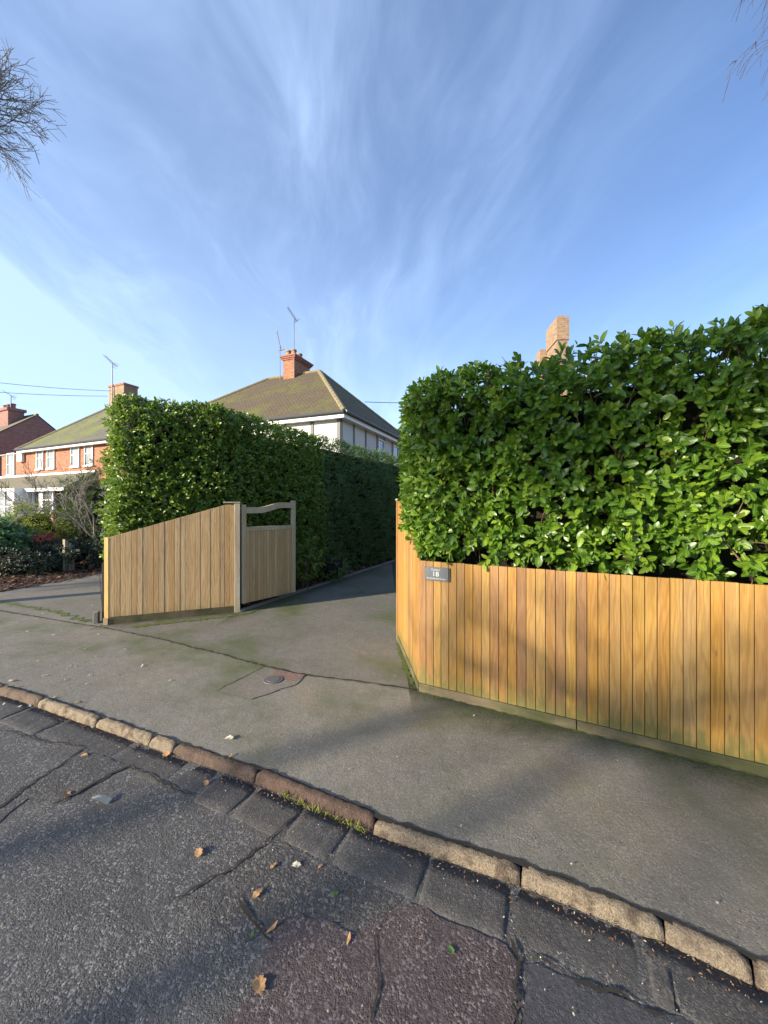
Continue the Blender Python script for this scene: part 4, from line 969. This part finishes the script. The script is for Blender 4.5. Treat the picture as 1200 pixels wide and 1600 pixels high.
bare_tree(t, (-10.95, 12.4, 0), 3.3, .045, 9, .5, 4, 0, 'bark_twig', (-.25, 0), .35, 1.6, 3, .12, .7)
# stakes of a low fence
lf = thing('picket_fence', 'few weathered pale stakes between the dark garden shrubs', 'fence', (-8.1, 10.9, 0))
for i, px in enumerate((98, 101.5, 107, 112)):
    Y = 9.75+.05*i; x = (px-600)/600*Y; mb = MB(); mb.tn = .3*i; mb.box((x, Y), Vector((1, 0, 0)), Vector((0, 1, 0)), 0, .055, 0, .03, 0, .82-.05*i); mb.build('stake', 'oak_frame', lf)
mb = MB(); mb.box(((96-600)/600*9.8, 9.83+.0), Vector((.98, .1, 0)).normalized(), Vector((0, 1, 0)), 0, .4, .0, .03, .5, .56); mb.build('rail', 'oak_frame', lf)

# blue car parked in front of the porch (mostly hidden by shrubs)
car = thing('parked_car', 'light blue parked car glimpsed behind the garden shrubs', 'car', (-16.2, 15.6, 0))
cx_, cy_ = frame(-.91, .414); CO = Vector((-14.2, 14.6, 0))
def loft(mb, secs):
    for a, b in zip(secs[:-1], secs[1:]):
        n = len(a)
        for j in range(n): mb.quad(a[j], a[(j+1) % n], b[(j+1) % n], b[j])
    mb.quad(*reversed(secs[0])); mb.quad(*secs[-1])
def carsec(x, hw, z0, z1, r=.12):
    pts = [(-hw+r, z0), (hw-r, z0), (hw, z0+r), (hw, z1-r), (hw-r, z1), (-hw+r, z1), (-hw, z1-r), (-hw, z0+r)]
    return [CO+cx_*x+cy_*y+Vector((0, 0, z)) for y, z in pts]
mb = MB(); loft(mb, [carsec(x, hw, .2, z1) for x, hw, z1 in ((0, .70, .55), (.12, .80, .68), (.9, .84, .80), (1.2, .85, .86), (3.2, .85, .88), (3.8, .82, .84), (4.0, .74, .6))]); mb.build('body', 'car_blue', car, smooth=False)
mb = MB(); loft(mb, [carsec(x, hw, .86, z1, .06) for x, hw, z1 in ((1.15, .72, .90), (1.9, .66, 1.20), (3.0, .66, 1.22), (3.75, .70, .90))]); mb.build('windows', 'glass', car)
mb = MB(); loft(mb, [carsec(x, hw, z0, z1, .02) for x, hw, z0, z1 in ((1.85, .64, 1.20, 1.25), (2.4, .66, 1.222, 1.29), (3.05, .64, 1.21, 1.26))]); mb.build('roof', 'car_blue', car)
for x in (.75, 3.2):
    for y in (-.80, .80):
        mb = MB(); p = CO+cx_*x+cy_*y+Vector((0, 0, .31)); mb.tube(p-cy_*.1, p+cy_*.1, .31, .31, 20); wh_ = mb.build('wheel', 'rubber', car)
        mb = MB(); mb.tube(p-cy_*.105, p+cy_*.105, .18, .18, 16); mb.build('rim', 'metal', wh_)
# teal tub and table
b = MB(); p = P3(24, 812, 17.5); b.tube((p.x, p.y, 0.), (p.x, p.y, .98), .20, .27, 14); b.tube((p.x, p.y, .981), (p.x, p.y, 1.22), .29, .16, 14)
tag(b.build('garden_bin', 'teal', org=(p.x, p.y, 0), smooth=False), 'teal lidded garden bin beside the white porch', 'bin')
gtb = thing('garden_table', 'weathered grey garden table below the bay window', 'table', (P3(43, 800, 17.0).x, 17.0, 0)); p = ORG[gtb.name]
X_, Y_ = Vector((1, 0, 0)), Vector((0, 1, 0))
mb = MB(); mb.box(p, X_, Y_, -.36, .36, -.3, .3, 1.14, 1.20); mb.build('tabletop', 'stone_grey', gtb)
for sx in (-.3, .3):
    for sy in (-.24, .24): mb = MB(); mb.box(p, X_, Y_, sx-.03, sx+.03, sy-.03, sy+.03, 0, 1.139); mb.build('leg', 'stone_grey', gtb)

# ================================================================== BARE STREET TREES
t = thing('street_tree', 'bare winter tree whose fine twigs reach in at the upper left', 'tree', (-7.7, 6.0, 0))
bare_tree(t, (-7.7, 6.0, 0), 9.5, .12, 12, .50, 6, .05, 'bark', (.0, 0), .80, 1.3, 11, .04, .80, mt='bark_grey', fuzz=0)
t = thing('birch_tree', 'bare tree with drooping twigs at the upper right corner', 'tree', (9.95, 4.6, 0))
bare_tree(t, (9.95, 4.6, 0), 16.3, .14, 21, .60, 6, .55, 'bark', (-.05, 0), .677, 1.7, 6, .02, .74, mt='bark_twig')

# ================================================================== FALLEN LEAVES
def leaf_proto(kind, m, seed):
    rs = random.Random(seed); pts = []
    n = 44
    for i in range(n):
        a = 6.283*i/n
        if kind == 'oak': r = (.44+.05*math.sin(a*7+seed)+.045*math.sin(a*11+seed)+.05*rs.random()); x = r*math.cos(a)*1.15; y = r*math.sin(a)*.72
        elif kind == 'lance': x = .5*math.cos(a); y = .17*math.sin(a)*(1-.35*abs(math.cos(a)))+.03*math.cos(a)**2
        else: r = .5*(.65+.5*rs.random()); x = r*math.cos(a); y = .45*r*math.sin(a)
        pts.append((x, y))
    me = bpy.data.meshes.new('fallen_leaf'); V = [(0, 0, .01)]; F = []
    z = lambda x, y: .10*(x*x)+.35*y*y+.05*math.sin(x*7+seed)+.02
    for k in (.5, 1): V += [(x*k, y*k, z(x*k, y*k)) for x, y in pts]
    for i in range(n): j = (i+1) % n; F.append((0, 1+i, 1+j)); F.append((1+i, 1+n+i, 1+n+j, 1+j))
    me.from_pydata(V, [], F); me.materials.append(M[m])
    a_ = me.attributes.new('tone', 'FLOAT', 'POINT'); a_.data.foreach_set('value', [min(1, max(0, .5+.5*noise.noise(Vector(v)*6))) for v in V])
    me.polygons.foreach_set('use_smooth', [True]*len(me.polygons))
    return me
PR = {('oak', 'leaf_tan'): leaf_proto('oak', 'leaf_tan', 1), ('oak', 'leaf_pale'): leaf_proto('oak', 'leaf_pale', 2), ('lance', 'leaf_pale'): leaf_proto('lance', 'leaf_pale', 3),
      ('lance', 'leaf_tan'): leaf_proto('lance', 'leaf_tan', 4), ('bit', 'leaf_pale'): leaf_proto('bit', 'leaf_pale', 5), ('bit', 'leaf_green'): leaf_proto('bit', 'leaf_green', 6), ('oak', 'leaf_green'): leaf_proto('oak', 'leaf_green', 7), ('bit', 'leaf_tan'): leaf_proto('bit', 'leaf_tan', 8)}
def leafat(px, py, size, kind, m, label, z=RZ+.006, rot=None, group='fallen leaves on the road and pavement'):
    p = G(px, py, z); o = bpy.data.objects.new('fallen_leaf', PR[(kind, m)]); COL.objects.link(o)
    o.location = p; size *= .82; o.scale = (size, size, size); o.rotation_euler = (random.gauss(0, .12), random.gauss(0, .12), random.random()*6.28 if rot is None else rot)
    return tag(o, label, 'leaf', group)
for a in [(165, 1251, .19, 'lance', 'leaf_pale', 'long pale lance shaped leaf on the road at left', .15), (310, 1332, .062, 'oak', 'leaf_tan', 'tan lobed leaf alone on open road below the crack'),
          (402, 1396, .055, 'oak', 'leaf_tan', 'crumpled tan leaf on the rough road below the channel blocks'), (426, 1449, .06, 'lance', 'leaf_tan', 'narrow folded tan leaf at the edge of the red patch', .8),
          (405, 1538, .075, 'oak', 'leaf_tan', 'orange brown curled leaf at left edge of the red patch'), (545, 1467, .05, 'lance', 'leaf_tan', 'small brown folded leaf on top of the red patch', 1.4),
          (463, 1351, .045, 'oak', 'leaf_pale', 'pale shrivelled leaf just below the channel blocks'), (427, 1352, .035, 'oak', 'leaf_tan', 'small tan leaf scrap beside the pale shrivelled leaf'),
          (260, 1178, .085, 'oak', 'leaf_tan', 'orange tan leaf lying against the kerb stone'), (322, 1223, .05, 'oak', 'leaf_tan', 'tan leaf on the channel blocks below the brown kerb'),
          (104, 1241, .07, 'oak', 'leaf_tan', 'faded pinkish leaf on the rough dark road patch'), (131, 1180, .055, 'oak', 'leaf_tan', 'small tan leaf at the top of the rough dark patch'),
          (523, 1396, .035, 'oak', 'leaf_green', 'small bright green leaf on the rough road'), (705, 1484, .035, 'oak', 'leaf_green', 'bright green leaf scrap on the red road patch'),
          (500, 1353, .03, 'bit', 'leaf_tan', 'tiny tan fragment in the rough road below the blocks'), (570, 1338+20, .02, 'bit', 'leaf_green', 'tiny green fragment below the channel blocks'),
          (394, 1460, .035, 'bit', 'leaf_green', 'yellow green sprig at the left of the red patch')]:
    leafat(*a[:6], RZ+.008, a[6] if len(a) > 6 else None)
leafat(358, 1153, .075, 'oak', 'leaf_pale', 'pale lobed leaf on the pavement above the brown kerb', .008)
leafat(360, 1180, .035, 'oak', 'leaf_tan', 'small tan leaf on the pavement beside the brown kerb', .008)
rs = random.Random(5)
for _ in range(24):
    px = rs.uniform(0, 160); py = rs.uniform(925, 1110); leafat(px, py, rs.uniform(.04, .09), rs.choice(['lance', 'bit']), 'leaf_pale', 'pale dry leaf lying on the pavement left of the pale fence', .008, None, 'pale dry leaves on the pavement at left')
for px, py in [(195, 1014), (222, 1040), (180, 1054), (139, 1055), (70, 1055), (266, 1103), (265, 1063)]:
    leafat(px, py, .06, 'lance', 'leaf_pale', 'pale dry leaf on the pavement between kerb and pale fence', .008, None, 'pale leaves on the pavement by the pale fence')
for px, py in [(414, 983), (488, 1077), (438, 1077), (428, 1058), (512, 1096), (524, 1096), (520, 1106), (594, 1078), (617, 1056), (620, 1092), (640, 1075), (460, 1065), (640, 1103), (620, 1182), (545, 1202), (965, 1188), (762, 1128), (740, 1118), (721, 1115), (733, 1117), (960, 1322), (1120, 1411), (892, 1350), (720, 1290), (980, 1270), (440, 1148), (452, 1168)]:
    leafat(px, py, rs.uniform(.014, .03), 'bit', rs.choice(['leaf_pale', 'leaf_pale', 'leaf_green']), 'tiny pale leaf fragment on the pavement between driveway and kerb', .008, None, 'tiny leaf fragments on the pavement')
for _ in range(60):
    px = rs.uniform(250, 1150); py = rs.uniform(1230, 1590)
    if py < 1185+.42*(px-250)+20: continue
    leafat(px, py, rs.uniform(.008, .016), 'bit', rs.choice(['leaf_pale', 'leaf_green', 'leaf_tan']), 'tiny leaf fragment scattered over the road near the kerb', RZ+.010, None, 'tiny leaf fragments on the road')

# ================================================================== UNSEEN TREES ADDED TO SHADE AND DAPPLE THE LOW SUN
def shade_tree(label, x, y, h, zc, rx, rz, n, seed, L=.11, m='laurel_shade'):
    global rng
    t = thing('street_tree', label, 'tree', (x, y, 0)); rs = random.Random(seed)  # out-of-view tree added to block part of the sun
    b = MB(); b.tube((x, y, -.1), (x+.1, y, zc-rz*.5), .10, .06, 12); b.build('trunk', 'bark', t, smooth=True)
    b = MB(); P = []; N = []
    for _ in range(34):
        a = rs.random()*6.283; q = rs.uniform(-.9, 1); sq = math.sqrt(1-q*q); k = rs.uniform(.45, 1)
        c = Vector((x+rx*k*sq*math.cos(a), y+rx*k*sq*math.sin(a), zc+rz*k*q)); b.tube((x+.1, y, zc-rz*.5), tuple(c), .05, .012, 6, False)
        for _ in range(n//34):
            d = Vector((rs.gauss(0, 1), rs.gauss(0, 1), rs.gauss(0, 1))).normalized(); P.append(c+d*rs.uniform(.1, .55)); N.append(d)
    P = np.array(P); N = np.array(N); PP, DD, NN, LL, TT = shoots(P, N, 5, L); leaves('crown', m, t, PP, DD, NN, LL, LL*.5, TT, False)
    b.build('limbs', 'bark', t, smooth=True)
shade_tree('unseen evergreen tree added behind the viewer to shade the top of the right hedge', -13.0, -4.4, 8, 7.1, 2.4, 1.5, 2000, 3)
shade_tree('unseen evergreen tree added left of the viewer as a sun blocker', -14.0, 4.0, 6, 3.9, 1.8, 2.0, 1300, 4)
shade_tree('unseen slender evergreen tree added behind the viewer to dapple the golden fence', -10.3, -4.0, 5, 4.15, 1.8, .8, 240, 8)

# grit, husks and grass blades caught along the kerb and in the block joints
def debris(name, m, n, off0, off1, L, seed, z=RZ+.010, s0=None, s1=None, up=False, ar=.5):
    rs = random.Random(seed); P = []; a0 = s0 if s0 is not None else cuts[0]-1.5; a1 = s1 if s1 is not None else cuts[8]+1.0
    for _ in range(n):
        q, d = along(kp_full, rs.uniform(a0, a1)); nr = Vector((d.y, -d.x)); q = q+nr*(off0+(off1-off0)*rs.random()**1.5); P.append((q.x, q.y, z))
    n = len(P); a = rng.random(n)*6.283
    D = np.stack([np.cos(a), np.sin(a), (1.6+rng.random(n)) if up else rng.normal(0, .2, n)], 1); N = np.stack([rng.normal(0, .4, n), rng.normal(0, .4, n), np.ones(n)], 1)
    LL = L*(.5+rng.random(n)); tag(leaves(name, m, None, P, D, N, LL, LL*ar, rng.random(n), False, curl=.3, org=(0, 0, 0)), kind='stuff')
debris('gutter_litter', 'litter', 1500, .066, .15, .010, 1)
debris('gutter_litter', 'leaf_pale', 350, .066, .42, .007, 2)
debris('pavement_litter', 'litter', 500, -.03, -.35, .007, 3, z=.004)
debris('grass_tuft', 'golden', 130, .068, .085, .03, 4, s0=kx(452, 1222), s1=kx(585, 1272), up=True, ar=.10)
debris('grass_tuft', 'laurel_shade', 60, .068, .08, .02, 5, up=True, ar=.12)
ribbon('kerb_dirt', [tuple(along(kp_full, cuts[0]-1+i*.1)[0]) for i in range(60)], .022, .004, 'crack', 71, .8, .04, .005)
